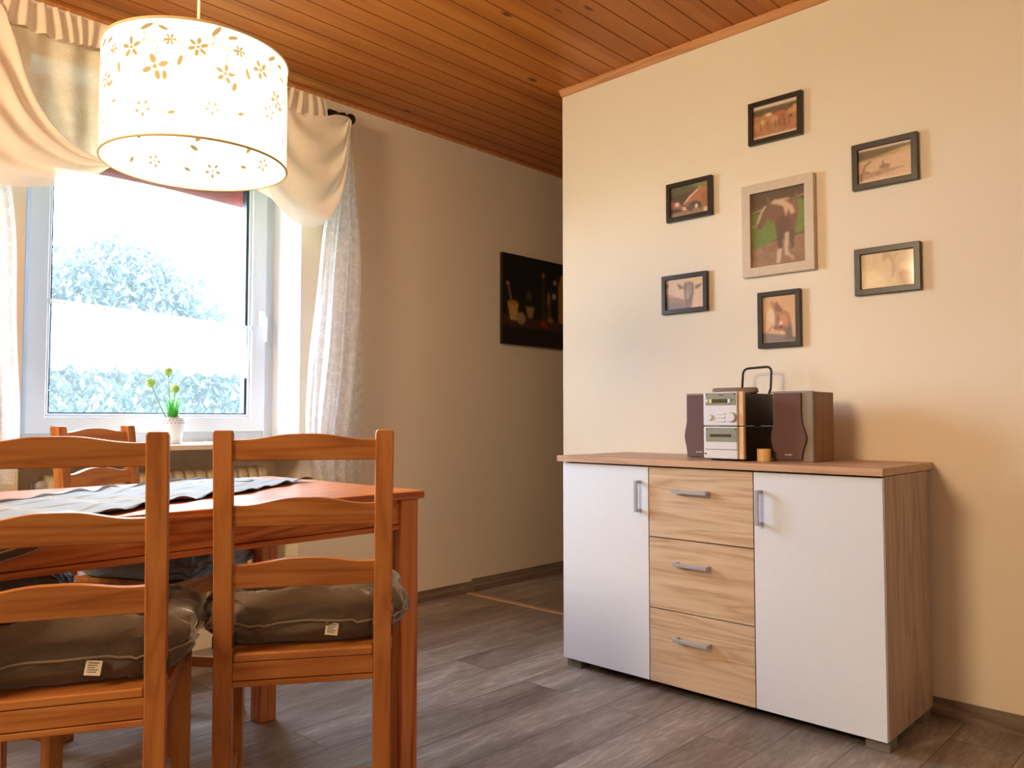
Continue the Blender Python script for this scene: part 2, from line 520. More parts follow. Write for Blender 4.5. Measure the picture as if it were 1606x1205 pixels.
# ------------------------------------------------------------------ mesh helpers
class MB:
    def __init__(s):
        s.v = []; s.f = []; s.mi = []

    def add(s, vs, fs, mi=0, mat=None):
        o = len(s.v)
        if mat is not None:
            vs = [tuple(mat @ Vector(v)) for v in vs]
        s.v += [tuple(v) for v in vs]
        s.f += [tuple(i + o for i in f) for f in fs]
        s.mi += [mi] * len(fs)
        return s

    def box(s, x0, x1, y0, y1, z0, z1, mi=0, mat=None):
        vs = [(x0, y0, z0), (x1, y0, z0), (x1, y1, z0), (x0, y1, z0), (x0, y0, z1), (x1, y0, z1), (x1, y1, z1), (x0, y1, z1)]
        fs = [(3, 2, 1, 0), (4, 5, 6, 7), (0, 1, 5, 4), (1, 2, 6, 5), (2, 3, 7, 6), (3, 0, 4, 7)]
        return s.add(vs, fs, mi, mat)

    def loft(s, rings, mi=0, cap=True, closed=True, mat=None):
        n = len(rings[0]); vs = [p for r in rings for p in r]; fs = []
        for k in range(len(rings) - 1):
            for i in range(n if closed else n - 1):
                j = (i + 1) % n
                fs.append((k * n + i, k * n + j, (k + 1) * n + j, (k + 1) * n + i))
        if cap and closed:
            fs.append(tuple(range(n - 1, -1, -1)))
            fs.append(tuple((len(rings) - 1) * n + i for i in range(n)))
        return s.add(vs, fs, mi, mat)

    def prism(s, poly, a, b, axis='y', mi=0, mat=None):
        def P(p, t):
            return {'y': (p[0], t, p[1]), 'x': (t, p[0], p[1]), 'z': (p[0], p[1], t)}[axis]
        return s.loft([[P(p, a) for p in poly], [P(p, b) for p in poly]], mi, True, True, mat)

    def lathe(s, prof, c=(0, 0, 0), n=32, mi=0, cap=True, mat=None):
        rings = []
        for r, z in prof:
            rings.append([(c[0] + r * math.cos(2 * math.pi * i / n), c[1] + r * math.sin(2 * math.pi * i / n), c[2] + z) for i in range(n)])
        return s.loft(rings, mi, cap, True, mat)

    def tube(s, pts, r, n=10, mi=0, closed=False, mat=None):
        pts = [Vector(p) for p in pts]; rings = []; m = len(pts)
        rr = r if hasattr(r, '__len__') else [r] * m
        up = None
        for i, p in enumerate(pts):
            a = pts[(i - 1) % m] if (closed or i > 0) else p
            b = pts[(i + 1) % m] if (closed or i < m - 1) else p
            t = (b - a).normalized()
            if up is None:
                up = Vector((0, 0, 1)) if abs(t.z) < 0.9 else Vector((0, 1, 0))
            x = t.cross(up).normalized(); y = x.cross(t).normalized(); up = y
            rings.append([tuple(p + (x * math.cos(2 * math.pi * k / n) + y * math.sin(2 * math.pi * k / n)) * rr[i]) for k in range(n)])
        if closed:
            rings.append(rings[0])
        return s.loft(rings, mi, not closed, True, mat)

    def ball(s, c, r, n=16, mi=0, sc=(1, 1, 1)):
        prof = [(max(1e-4, r * math.sin(math.pi * k / n)), -r * math.cos(math.pi * k / n)) for k in range(n + 1)]
        rings = [[(c[0] + a * sc[0] * math.cos(2 * math.pi * i / n), c[1] + a * sc[1] * math.sin(2 * math.pi * i / n), c[2] + z * sc[2]) for i in range(n)] for a, z in prof]
        return s.loft(rings, mi)

    def grid(s, fn, nu, nv, mi=0):
        vs = [fn(i / nu, j / nv) for j in range(nv + 1) for i in range(nu + 1)]
        w = nu + 1
        fs = [(j * w + i, j * w + i + 1, (j + 1) * w + i + 1, (j + 1) * w + i) for j in range(nv) for i in range(nu)]
        return s.add(vs, fs, mi)

    def build(s, name, mats, parent=None, bev=0.0, smooth=False, seg=2, loc=None, recalc=True, solid=0.0, sub=0):
        me = bpy.data.meshes.new(name)
        me.from_pydata(s.v, [], s.f)
        if not isinstance(mats, (list, tuple)):
            mats = [mats]
        for m in mats:
            me.materials.append(m)
        for p, k in zip(me.polygons, s.mi):
            p.material_index = k
            p.use_smooth = smooth
        if recalc:
            bm = bmesh.new(); bm.from_mesh(me)
            bmesh.ops.recalc_face_normals(bm, faces=bm.faces[:])
            bm.to_mesh(me); bm.free()
        me.update()
        o = bpy.data.objects.new(name, me)
        COL.objects.link(o)
        if parent is not None:
            o.parent = parent
        if loc is not None:
            o.location = loc
        if solid:
            md = o.modifiers.new('thickness', 'SOLIDIFY'); md.thickness = solid
        if bev:
            md = o.modifiers.new('edges', 'BEVEL'); md.width = bev; md.segments = seg; md.limit_method = 'ANGLE'; md.angle_limit = R(40)
            for p in me.polygons:
                p.use_smooth = True
            md.harden_normals = True
        if sub:
            md = o.modifiers.new('subdivision', 'SUBSURF'); md.levels = sub; md.render_levels = sub
        return o


def tag(o, label=None, cat=None, group=None, kind=None):
    if label: o['label'] = label
    if cat: o['category'] = cat
    if group: o['group'] = group
    if kind: o['kind'] = kind
    return o


def thing(name, label, cat, loc=(0, 0, 0), rz=0.0, group=None, rot=None):
    o = bpy.data.objects.new(name, None)
    o.empty_display_size = 0.05
    COL.objects.link(o)
    o.location = loc
    o.rotation_euler = rot if rot else (0, 0, rz)
    return tag(o, label, cat, group)


def copy_tree(o, parent=None):
    c = o.copy(); COL.objects.link(c)
    if parent is not None:
        c.parent = parent
    for ch in [k for k in SC.objects if k.parent == o]:
        copy_tree(ch, c)
    return c


def struct(o):
    o['kind'] = 'structure'
    return o


# ------------------------------------------------------------------ room shell
WX, WY, CH = 2.74, 3.13, 2.415           # picture wall, window wall, ceiling height
XL, YB, XH = -1.9, -2.6, 5.2             # far sides of the room (behind the camera) and hall
WEND = 2.303                             # end of the picture wall
struct(MB().box(XL - .2, XH, YB - .2, WY + .4, -0.1, 0).build('floor', M['floor']))
struct(MB().box(XL - .2, XH, YB - .2, WY + .4, CH, CH + 0.1).build('ceiling', M['ceiling']))
# grooves between the ceiling boards
g = MB(); gy = WY - 0.04
while gy > YB:
    g.box(XL, XH - .2, gy - .0018, gy + .0018, CH - 0.0015, CH + 0.001)
    gy -= 0.092
cg = g.build('ceiling_groove', plain('dark_board_joint', srgb(128, 68, 28), 0.8), bpy.data.objects['ceiling'])

OX0, OX1, OZ0, OZ1 = 0.81, 1.905, 0.80, 2.22   # window opening
w = MB()
w.box(XL, OX0, WY, WY + .36, 0, CH)
w.box(OX1, XH, WY, WY + .36, 0, CH)
w.box(OX0, OX1, WY, WY + .36, OZ1, CH)
w.box(OX0, OX1, WY + .2, WY + .36, 0, OZ0)
w.box(OX0, OX1, WY, WY + .2, 0, 0.06)
struct(w.build('wall_back', M['wall']))
struct(MB().box(WX, WX + .19, YB, WEND, 0, CH).build('wall_right', M['wall']))
struct(MB().box(XL - .2, XL, YB - .2, WY + .4, 0, CH).build('wall_left', M['wall']))
struct(MB().box(XL, XH, YB - .2, YB, 0, CH).build('wall_front', M['wall']))
struct(MB().box(XH - .2, XH, YB, WY, 0, CH).build('wall_hall_end', M['wall']))
struct(MB().box(WX + .19, XH - .2, 0.9, 1.1, 0, CH).build('wall_hall_side', M['wall']))

# wooden batten where ceiling meets the picture wall, and its return
struct(MB().prism([(WX - .026, CH), (WX + .001, CH), (WX + .001, CH - .026), (WX - .008, CH - .026), (WX - .026, CH - .008)], YB, WEND, 'y').build('trim_1', M['batten']))
struct(MB().box(XL, XH - .2, WY - .012, WY + .001, CH - .010, CH).build('trim_2', M['batten']))


def skirt_prof(h=0.055, t=0.014):
    return [(0, 0), (0, h), (-t * 0.45, h), (-t * 0.6, h * .55), (-t, h * .45), (-t, 0)]


sk = MB()
sk.loft([[(WX + a, y, z) for a, z in skirt_prof()] for y in (YB, WEND)])
struct(sk.build('baseboard_right', M['skirting_y']))
sk = MB()
sk.loft([[(x, WY + a, z) for a, z in skirt_prof()] for x in (OX1 + .1, 2.955)])
sk.loft([[(x, WY + a, z) for a, z in skirt_prof(0.066, 0.019)] for x in (2.957, XH - .2)])
sk.loft([[(x, WY + a, z) for a, z in skirt_prof()] for x in (XL, OX0 - .01)])
struct(sk.build('baseboard_back', M['skirting']))
struct(MB().prism([(2.90, 0), (2.905, .004), (2.935, .004), (2.94, 0)], WEND + .0, WY - .02, 'y').build('trim_3', plain('threshold_strip', srgb(178, 152, 124), 0.45)))

# ------------------------------------------------------------------ window
FY = 3.35
wf = MB()
wf.box(OX0, .877, FY + .01, FY + .08, .822, OZ1); wf.box(1.849, OX1, FY + .01, FY + .08, .822, OZ1)
wf.box(.877, 1.849, FY + .01, FY + .08, .822, .868); wf.box(.877, 1.849, FY + .01, FY + .08, 2.15, OZ1)
win = struct(wf.build('window_1', M['upvc'], bev=.004))
sa = MB()
GX0, GX1, GZ0, GZ1 = .958, 1.766, .942, 2.085
SX0, SX1, SZ0, SZ1 = .880, 1.846, .866, 2.155


def frame_ring(mb, x0, x1, z0, z1, gx0, gx1, gz0, gz1, y0, y1, mi=0):
    """closed rectangular ring with mitred corners, front at y0"""
    o = [(x0, z0), (x1, z0), (x1, z1), (x0, z1)]; i = [(gx0, gz0), (gx1, gz0), (gx1, gz1), (gx0, gz1)]
    vs = [(a, y0, b) for a, b in o] + [(a, y0, b) for a, b in i] + [(a, y1, b) for a, b in o] + [(a, y1, b) for a, b in i]
    fs = []
    for k in range(4):
        j = (k + 1) % 4
        fs += [(k, j, 4 + j, 4 + k), (8 + j, 8 + k, 12 + k, 12 + j), (k, 8 + k, 8 + j, j), (4 + k, 4 + j, 12 + j, 12 + k)]
    mb.add(vs, fs, mi)
    return mb


frame_ring(sa, SX0, SX1, SZ0, SZ1, GX0 - .012, GX1 + .012, GZ0 - .012, GZ1 + .012, FY - .018, FY + .05)
frame_ring(sa, GX0 - .013, GX1 + .013, GZ0 - .013, GZ1 + .013, GX0, GX1, GZ0, GZ1, FY - .006, FY + .045)
sash = sa.build('window_sash', M['upvc'], win, bev=.003)
frame_ring(MB(), GX0 - .001, GX1 + .001, GZ0 - .001, GZ1 + .001, GX0 + .006, GX1 - .012, GZ0 + .005, GZ1 - .004, FY + .002, FY + .04).build('gasket', M['gasket'], sash)
MB().add([(GX0, FY + .035, GZ0), (GX1, FY + .035, GZ0), (GX1, FY + .035, GZ1), (GX0, FY + .035, GZ1)], [(0, 1, 2, 3)]).build('glass_pane', M['glass'], sash)
h = MB()
h.box(1.808, 1.836, FY - .026, FY - .018, 1.345, 1.415)
h.tube([(1.822, FY - .02, 1.385), (1.822, FY - .05, 1.385), (1.822, FY - .058, 1.375), (1.822, FY - .058, 1.27)], [.008, .008, .009, .007], 10)
h.build('window_handle', plain('white_handle', srgb(240, 240, 244), .25), sash, bev=.002)

# painted reveal lining (white gloss sides of the opening)
rv = MB()
rv.box(OX1 - .004, OX1, WY - .001, FY + .01, OZ0 + .022, OZ1)
rv.box(OX0, OX0 + .004, WY - .001, FY + .01, OZ0 + .022, OZ1)
rv.box(OX0 + .004, OX1 - .004, WY - .001, FY + .01, OZ1 - .004, OZ1)
struct(rv.build('trim_4', M['reveal']))

sill = MB().box(OX0 + .002, OX1 - .002, 3.025, FY + .012, .801, .8215).build('window_sill', M['sill'], win, bev=.003)

# outside: red awning cloth, ground, leafy hedge
aw = MB()
def awf(u, v):
    x = .90 + u * 0.92
    y = FY + .085 + .004 * math.sin(u * 9) + .02 * (1 - v)
    z = 1.915 + .012 * math.sin(u * 3.0 + .3) - .006 * u + v * .26
    return (x, y, z)
aw.grid(awf, 24, 6)
tag(aw.build('sun_blind', M['red_blind'], solid=.004, smooth=True), 'red cloth sun blind pulled down over the top of the window', 'blind')
struct(MB().box(-14, 18, WY + .5, 24, -.7, -.6).build('ground', plain('lawn', srgb(120, 140, 100), .9, noise=.2, nscale=8)))


def hedge(name, loc, sx, sy, sz, n, seed, label):
    rg = random.Random(seed)
    root = thing(name, label, 'bush', loc, 0, 'bushes outside the window')
    b = MB()
    for _ in range(n):
        a = rg.uniform(0, 2 * math.pi); t = rg.uniform(-.2, 1) ; rr = math.sqrt(max(0.02, 1 - t * t)) * rg.uniform(.55, 1.05)
        p = Vector((sx * rr * math.cos(a), sy * rr * math.sin(a), sz * max(-.05, t * rg.uniform(.7, 1.08))))
        m = Matrix.Translation(p) @ Matrix.Rotation(rg.uniform(0, 6.28), 4, 'Z') @ Matrix.Rotation(rg.uniform(-1.2, 1.2), 4, 'X')
        s = rg.uniform(.03, .065)
        b.add([(-s * .45, 0, 0), (0, -s, .01), (s * .45, 0, 0), (0, s, .01)], [(0, 1, 2, 3)], 0, m)
    tag(b.build('foliage', M['bush'], root, recalc=False), kind='stuff')
    st = MB()
    for k in range(7):
        a = k * .9
        st.tube([(0, 0, -1.7), (sx * .2 * math.cos(a), sy * .2 * math.sin(a), -.3), (sx * .55 * math.cos(a), sy * .55 * math.sin(a), sz * .55)], [.05, .04, .012], 6)
    st.build('trunk', plain('grey_bark', srgb(110, 100, 90), .9, noise=.2), root)
    return root


hedge('garden_bush', (2.75, 7.6, 1.05), 1.35, .9, 1.45, 15000, 3, 'pale blue-green bush standing nearest behind the wet window pane')
hedge('garden_bush', (4.75, 10.4, .95), 1.2, .9, 1.5, 8000, 5, 'smaller bush farther off at the right edge of the window pane')

# woven heart hanging in the window behind the voile
hh = thing('heart_ornament', 'brown wicker heart hanging behind the voile at the upper left of the window', 'ornament', (.965, 3.17, 2.035))
hm = MB(); rgh = random.Random(3)
for k in range(16):
    sc_ = .05 * (1 - .05 * (k % 6)); ph0 = rgh.uniform(0, 6.28)
    pts_ = []
    for i in range(40):
        a = 2 * math.pi * i / 40
        hx = 16 * math.sin(a) ** 3 / 16; hz = (13 * math.cos(a) - 5 * math.cos(2 * a) - 2 * math.cos(3 * a) - math.cos(4 * a)) / 16
        wv = 1 + .10 * math.sin(5 * a + ph0)
        pts_.append((hx * sc_ * wv, .010 * math.sin(7 * a + ph0), hz * sc_ * wv))
    hm.tube(pts_, .0016, 5, closed=True)
hm.build('wicker_heart', plain('brown_wicker', srgb(96, 62, 46), .8, noise=.2), hh)
MB().tube([(0, 0, .03), (0, 0, .17)], .0008, 5).build('string', M['cord'], hh)

# small cafe net hung on the sash
cf = thing('cafe_curtain', 'short white lace cafe curtain with scalloped hem across the window pane', 'curtain', (0, 0, 0))
def caf(u, v):
    x = GX0 + .004 + u * (GX1 - GX0 - .012)
    sc = abs(math.sin(u * math.pi * 9.5 + .6))
    low = 1.105 + .045 * (1 - sc ** .6) * (1 if u < .75 else .6)
    top = 1.378 - .036 * u
    z = low + (top - low) * v
    y = FY - .010 + .006 * math.sin(u * 2 * math.pi * 17) + .003 * math.sin(u * 61 + v * 4)
    return (x, y, z)
MB().grid(caf, 280, 24).build('net', M['cafe'], cf, smooth=True, recalc=False)
MB().tube([(GX0 - .006, FY - .012, 1.368), (GX1 + .008, FY - .012, 1.331)], .0022, 8).build('rod', plain('thin_wire_rod', srgb(170, 168, 170), .4, metal=.4), cf)
for q_ in (MB().box(GX1 + .002, GX1 + .014, FY - .022, FY - .004, 1.322, 1.342), MB().box(GX0 - .014, GX0 - .002, FY - .022, FY - .004, 1.358, 1.378)):
    q_.build('clip', M['pot'], cf, bev=.001)

# radiator in the niche
rad = thing('radiator', 'cream ribbed radiator in the niche under the window sill', 'radiator', (1.33, 3.215, .024))
for k in range(19):
    x = -.40 + k * .0452
    b = MB()
    for dy in (-.045, 0, .045):
        b.tube([(x, dy, .14), (x, dy, .62)], .0105, 8)
    b.tube([(x, -.06, .13), (x, .06, .13)], .018, 10)
    prof = [(-.066, .60), (-.066, .665), (-.05, .685), (0, .692), (.05, .685), (.066, .665), (.066, .60)]
    b.loft([[(x - .018, y, z) for y, z in prof], [(x - .010, y * 1.03, z + .004) for y, z in prof], [(x + .010, y * 1.03, z + .004) for y, z in prof], [(x + .018, y, z) for y, z in prof]])
    b.build('radiator_section', M['radiator'], rad, smooth=True)
for q_ in (-.36, .36):
    MB().box(q_, q_ + .02, -.03, .03, .052, .125).build('foot', M['radiator'], rad)
vl = MB().tube([(-.41, 0, .655), (-.46, 0, .655)], .012, 10).tube([(-.435, 0, .655), (-.435, -.05, .66)], [.02, .018], 14)
vl.build('thermostat_valve', M['pot'], rad, smooth=True)

# ------------------------------------------------------------------ curtain rod and curtains
CY = 3.035
rod = thing('curtain_rod', 'dark iron curtain rod with ball finial above the window', 'curtain rod', (0, 0, 0))
MB().tube([(-.2, CY, 2.293), (2.03, CY, 2.303)], .010, 12).build('pole', M['iron'], rod, smooth=True)
fn = MB().ball((2.092, CY, 2.303), .025, 16)
fn.tube([(2.02, CY, 2.303), (2.055, CY, 2.303), (2.07, CY, 2.303)], [.012, .022, .010], 14)
fn.build('finial', M['iron'], rod, smooth=True)
br = MB()
for bx in (1.995, .3):
    br = MB()
    br.box(bx - .006, bx + .006, CY, WY, 2.297, 2.309).lathe([(.022, 0), (.022, .006)], n=16, mat=Matrix.Translation((bx, WY, 2.303)) @ Matrix.Rotation(R(90), 4, 'X'))
    br.tube([(bx - .018, CY, 2.303), (bx + .018, CY, 2.303)], .017, 14)
    br.build('bracket', M['iron'], rod)


def lerp_curve(pts, t):
    """piecewise-linear by parameter over even knots, smoothed"""
    n = len(pts) - 1
    x = min(max(t, 0), 1) * n
    i = min(int(x), n - 1); f = x - i
    p0 = pts[max(i - 1, 0)]; p1 = pts[i]; p2 = pts[i + 1]; p3 = pts[min(i + 2, n)]
    return tuple(0.5 * ((2 * b) + (-a + c) * f + (2 * a - 5 * b + 4 * c - d) * f * f + (-a + 3 * b - 3 * c + d) * f ** 3) for a, b, c, d in zip(p0, p1, p2, p3))


def sheet(left, right, folds, amp, y0=CY, seed=0, nu=90, nv=50, ph=0.0, ybow=0.0):
    """cloth between two side curves (x,z) from top (v=1) to bottom (v=0)"""
    rg = random.Random(seed); ps = [rg.uniform(0, 6.28) for _ in range(4)]
    def fn(u, v):
        a = lerp_curve(left, 1 - v); b = lerp_curve(right, 1 - v)
        x = a[0] + (b[0] - a[0]) * u; z = a[1] + (b[1] - a[1]) * u
        wv = math.sin(u * math.pi * 2 * folds + ps[0] + .8 * math.sin(v * 3 + ps[1])) + .35 * math.sin(u * math.pi * 2 * folds * 2.3 + ps[2] + v * 2)
        y = y0 - amp * wv * (.55 + .45 * (1 - v)) + ybow * math.sin(math.pi * u)
        x += .004 * math.sin(z * 9 + ps[3] + u * 5)
        return (x, y, z)
    return MB().grid(fn, nu, nv)


cur = thing('window_curtain', 'sheer white lace curtain hanging in a narrow length right of the window', 'curtain', (0, 0, 0), group=None)
PL_ = [(2.035, 2.29), (2.0, 2.03), (1.945, 1.79), (1.905, 1.50), (1.878, 1.25), (1.866, 1.08), (1.855, .86), (1.878, .70), (1.885, .66)]
PM_ = [(2.075, 2.29), (2.10, 2.03), (2.128, 1.79), (2.142, 1.5), (2.13, 1.25), (2.11, 1.08), (2.08, .86), (2.07, .70), (2.075, .64)]
PR_ = [(2.082, 2.28), (2.145, 2.03), (2.176, 1.79), (2.192, 1.5), (2.20, 1.25), (2.203, 1.08), (2.200, .86), (2.197, .70), (2.19, .63)]
sheet(PL_, PM_, 3.2, .016, CY - .022, 4).build('front_fold', M['net'], cur, smooth=True, recalc=False)
PL2 = [(a[0] + .06, a[1]) for a in PL_]
sheet(PL2, PR_, 2.4, .014, CY + .028, 9).build('back_fold', M['net'], cur, smooth=True, recalc=False)

cl = thing('window_curtain', 'sheer white lace curtain length at the left edge, beside the table runner', 'curtain', (0, 0, 0))
sheet([(.30, 2.28), (.32, 1.7), (.34, 1.2), (.36, .9), (.38, .715)], [(.66, 2.28), (.742, 1.69), (.766, 1.33), (.782, .95), (.770, .705)], 4.5, .020, CY + .005, 6).build('net', M['net'], cl, smooth=True, recalc=False)

# gathered header valance behind the lampshade
va = thing('curtain_valance', 'gathered cream header valance with hanging lace point, shirred on the rod', 'curtain', (0, 0, 0))
def hd(u, v):
    x = .25 + u * 1.685
    amp = .010 + .006 * math.sin(u * 23)
    y = CY - .032 - amp * math.sin(u * 2 * math.pi * 40 + .6 * math.sin(u * 50)) - .006 * math.sin(v * math.pi)
    z = 2.243 + v * .098 + .008 * math.sin(u * 31) * (1 - v)
    return (x + (1 - v) * -.02 * math.sin(u * 30), y, z)
MB().grid(hd, 720, 6).build('header', M['header'], va, smooth=True, recalc=False)
def vl_(u, v):
    x = .25 + u * 1.67
    low = lerp_curve([(1.74,), (1.76,), (1.83,), (1.97,), (2.0,), (1.93,), (1.83,), (1.80,)], min(max((x - .7) / 1.2, 0), 1))[0]
    z = low + (2.25 - low) * v
    y = CY - .004 - .010 * math.sin(u * 2 * math.pi * 13 + v) - .004 * math.sin(u * 97)
    return (x, y, z)
MB().grid(vl_, 260, 24).build('lace', M['valance'], va, smooth=True, recalc=False)


def swag(name, label, rim_in, rim_out, amp, y0, seed, mat, folds=6, nv=40):
    """scarf draped between an upper and a lower curve, each running from left to right"""
    s_ = thing(name, label, 'curtain', (0, 0, 0))
    rg = random.Random(seed); ps = [rg.uniform(0, 6.28) for _ in range(3)]
    def fn(u, v):
        a = lerp_curve(rim_out, u); b = lerp_curve(rim_in, u)
        t = v
        x = a[0] + (b[0] - a[0]) * t; z = a[1] + (b[1] - a[1]) * t
        env = math.sin(math.pi * min(max(u, .04), .96))
        y = y0 - amp * env * (1.0 - .75 * t) - .012 * math.sin(t * math.pi * folds + ps[0] + 2 * u) * (.3 + env)
        return (x, y, z)
    MB().grid(fn, 70, nv).build('drape', M[mat], s_, smooth=True, recalc=False)
    return s_


swag('curtain_swag', 'cream voile scarf looped in a deep curve at the right end of the rod',
     [(1.80, 2.26), (1.84, 2.25), (1.88, 2.25), (1.93, 2.26), (1.98, 2.28), (2.03, 2.29), (2.06, 2.295)],
     [(1.60, 2.20), (1.645, 1.90), (1.71, 1.785), (1.815, 1.738), (1.93, 1.795), (2.02, 1.97), (2.072, 2.28)], .05, CY - .03, 2, 'swag')
swag('curtain_swag', 'wide cream voile scarf swept across the upper left of the window',
     [(.20, 2.31), (.45, 2.33), (.66, 2.30), (.715, 2.215), (.77, 2.05), (.84, 1.94), (.93, 1.875), (1.04, 1.842)],
     [(.10, 1.75), (.30, 1.70), (.50, 1.685), (.64, 1.683), (.74, 1.688), (.86, 1.715), (.96, 1.762), (1.05, 1.835)], .05, CY - .03, 5, 'swag', 7)

# ------------------------------------------------------------------ pixel painting for the photographs
def L3(c):
    return np.array(srgb(*c)[:3])


class Canvas:
    def __init__(s, w, h, bg):
        s.w, s.h = w, h
        s.a = np.zeros((h, w, 3)); s.a[:] = L3(bg)
        s.X, s.Y = np.meshgrid((np.arange(w) + .5) / w, (np.arange(h) + .5) / h)   # u right, v up

    def mixin(s, m, c):
        m = np.clip(m, 0, 1)[..., None]
        s.a = s.a * (1 - m) + L3(c) * m

    def ell(s, cx, cy, rx, ry, c, rot=0, soft=.15, op=1.0):
        x = s.X - cx; y = s.Y - cy; k = s.h / s.w; y = y * k; ry = ry * k
        ca, sa_ = math.cos(R(rot)), math.sin(R(rot))
        d = np.sqrt(((x * ca + y * sa_) / rx) ** 2 + ((-x * sa_ + y * ca) / ry) ** 2)
        s.mixin((1 + soft - d) / (2 * soft) * op, c); return s

    def poly(s, pts, c, op=1.0):
        ins = np.zeros_like(s.X, bool); n = len(pts)
        for i in range(n):
            x0, y0 = pts[i]; x1, y1 = pts[(i + 1) % n]
            cond = ((y0 > s.Y) != (y1 > s.Y))
            with np.errstate(divide='ignore', invalid='ignore'):
                xi = (x1 - x0) * (s.Y - y0) / (y1 - y0 + 1e-12) + x0
            ins ^= cond & (s.X < xi)
        s.mixin(s.blur1(ins.astype(float)) * op, c); return s

    def line(s, pts, wd, c, op=1.0):
        k = s.h / s.w; best = np.full_like(s.X, 9.0)
        for (x0, y0), (x1, y1) in zip(pts[:-1], pts[1:]):
            dx, dy = x1 - x0, (y1 - y0) * k
            t = np.clip(((s.X - x0) * dx + (s.Y - y0) * k * dy) / (dx * dx + dy * dy + 1e-9), 0, 1)
            best = np.minimum(best, np.hypot(s.X - x0 - t * dx, (s.Y - y0) * k - t * dy))
        s.mixin((wd * 1.3 - best) / (wd * .6) * op, c); return s

    @staticmethod
    def blur1(m):
        p = np.pad(m, 1, mode='edge')
        return (p[:-2, 1:-1] + p[2:, 1:-1] + p[1:-1, :-2] + p[1:-1, 2:] + 2 * m) / 6

    def noise(s, amt, cell=3):
        n = rng.random((s.h // cell + 2, s.w // cell + 2, 1))
        n = np.kron(n, np.ones((cell, cell, 1)))[:s.h, :s.w]
        s.a = np.clip(s.a * (1 + amt * (n - .5)), 0, 1); return s

    def blur(s, k=1):
        for _ in range(k):
            p = np.pad(s.a, ((1, 1), (1, 1), (0, 0)), mode='edge')
            s.a = (p[:-2, 1:-1] + p[2:, 1:-1] + p[1:-1, :-2] + p[1:-1, 2:] + 2 * s.a) / 6
        return s


def soften(cv, k=2, haze=.08):
    cv.blur(k)
    g_ = cv.a.mean(axis=2, keepdims=True)
    cv.a = (cv.a * .88 + g_ * .12) * (1 - haze) + L3((196, 164, 134)) * haze
    return cv


def canvas_mesh(name, cv, x0, x1, z0, z1, y, mat, parent):
    h_, w_ = cv.h, cv.w
    xs = np.linspace(x0, x1, w_); zs = np.linspace(z0, z1, h_)
    vs = [(float(a), y, float(b)) for b in zs for a in xs]
    fs = [(j * w_ + i, j * w_ + i + 1, (j + 1) * w_ + i + 1, (j + 1) * w_ + i) for j in range(h_ - 1) for i in range(w_ - 1)]
    o = MB().add(vs, fs).build(name, mat, parent, recalc=False)
    at = o.data.color_attributes.new('Col', 'FLOAT_COLOR', 'POINT')
    cols = np.concatenate([cv.a.reshape(-1, 3), np.ones((h_ * w_, 1))], 1).astype(np.float32)
    at.data.foreach_set('color', cols.ravel())
    return o


def horse_pair():   # two horses nose to nose
    c = Canvas(84, 64, (52, 44, 34)); c.poly([(0, .72), (.5, .75), (1, .85), (1, 1), (0, 1)], (60, 82, 48)); c.ell(.85, .95, .3, .1, (98, 128, 46)); c.noise(.5, 4)
    c.poly([(0, 0), (1, 0), (1, .16), (.6, .2), (0, .14)], (150, 118, 84))
    c.poly([(.36, .42), (.5, .62), (.74, .82), (.86, .86), (1, .84), (1, .1), (.84, .1), (.8, .36), (.66, .44), (.5, .4), (.42, .3)], (176, 106, 66))
    c.poly([(.74, .80), (.78, .93), (.81, .8)], (196, 140, 100)); c.poly([(.8, .6), (1, .7), (1, .2), (.86, .2)], (150, 84, 46), .7)
    c.line([(.37, .40), (.52, .60), (.72, .78)], .018, (232, 200, 160)); c.ell(.44, .36, .07, .08, (128, 100, 80))
    c.poly([(0, .62), (.12, .5), (.26, .42), (.42, .26), (.36, .18), (.2, .28), (0, .3)], (150, 96, 74)); c.ell(.18, .42, .06, .07, (236, 190, 160)); c.ell(.37, .24, .06, .05, (226, 190, 164), -30)
    c.ell(.68, .26, .04, .07, (226, 206, 170)); c.ell(.92, .10, .06, .08, (222, 196, 140)); c.ell(.54, .22, .07, .1, (84, 62, 54))
    return c.blur(1)


def horse_group():   # horses in a sandy arena, white strips above and below
    c = Canvas(90, 66, (186, 122, 76)); c.poly([(0, .7), (1, .62), (1, 1), (0, 1)], (98, 82, 48)); c.noise(.35, 5)
    for x, y, rx, ry, col, ro in [(.12, .42, .1, .12, (200, 144, 80), 20), (.22, .5, .05, .08, (214, 180, 110), 0), (.3, .64, .12, .09, (196, 130, 84), 10), (.36, .68, .07, .05, (240, 206, 170), 0), (.48, .52, .09, .12, (206, 150, 110), 0), (.62, .64, .13, .07, (200, 96, 66), 0), (.66, .45, .09, .2, (164, 100, 66), 0), (.84, .62, .07, .1, (196, 152, 84), 0), (.93, .68, .06, .12, (218, 150, 100), 0), (.84, .5, .05, .05, (112, 66, 34), 0)]:
        c.ell(x, y, rx, ry, col, ro)
    for x in (.16, .33, .5, .58, .7, .8): c.line([(x, .46), (x + .02, .26)], .012, (116, 74, 44))
    c.poly([(0, .9), (1, .9), (1, 1), (0, 1)], (232, 214, 190)); c.poly([(0, 0), (1, 0), (1, .09), (0, .09)], (232, 210, 180))
    return c.blur(1)


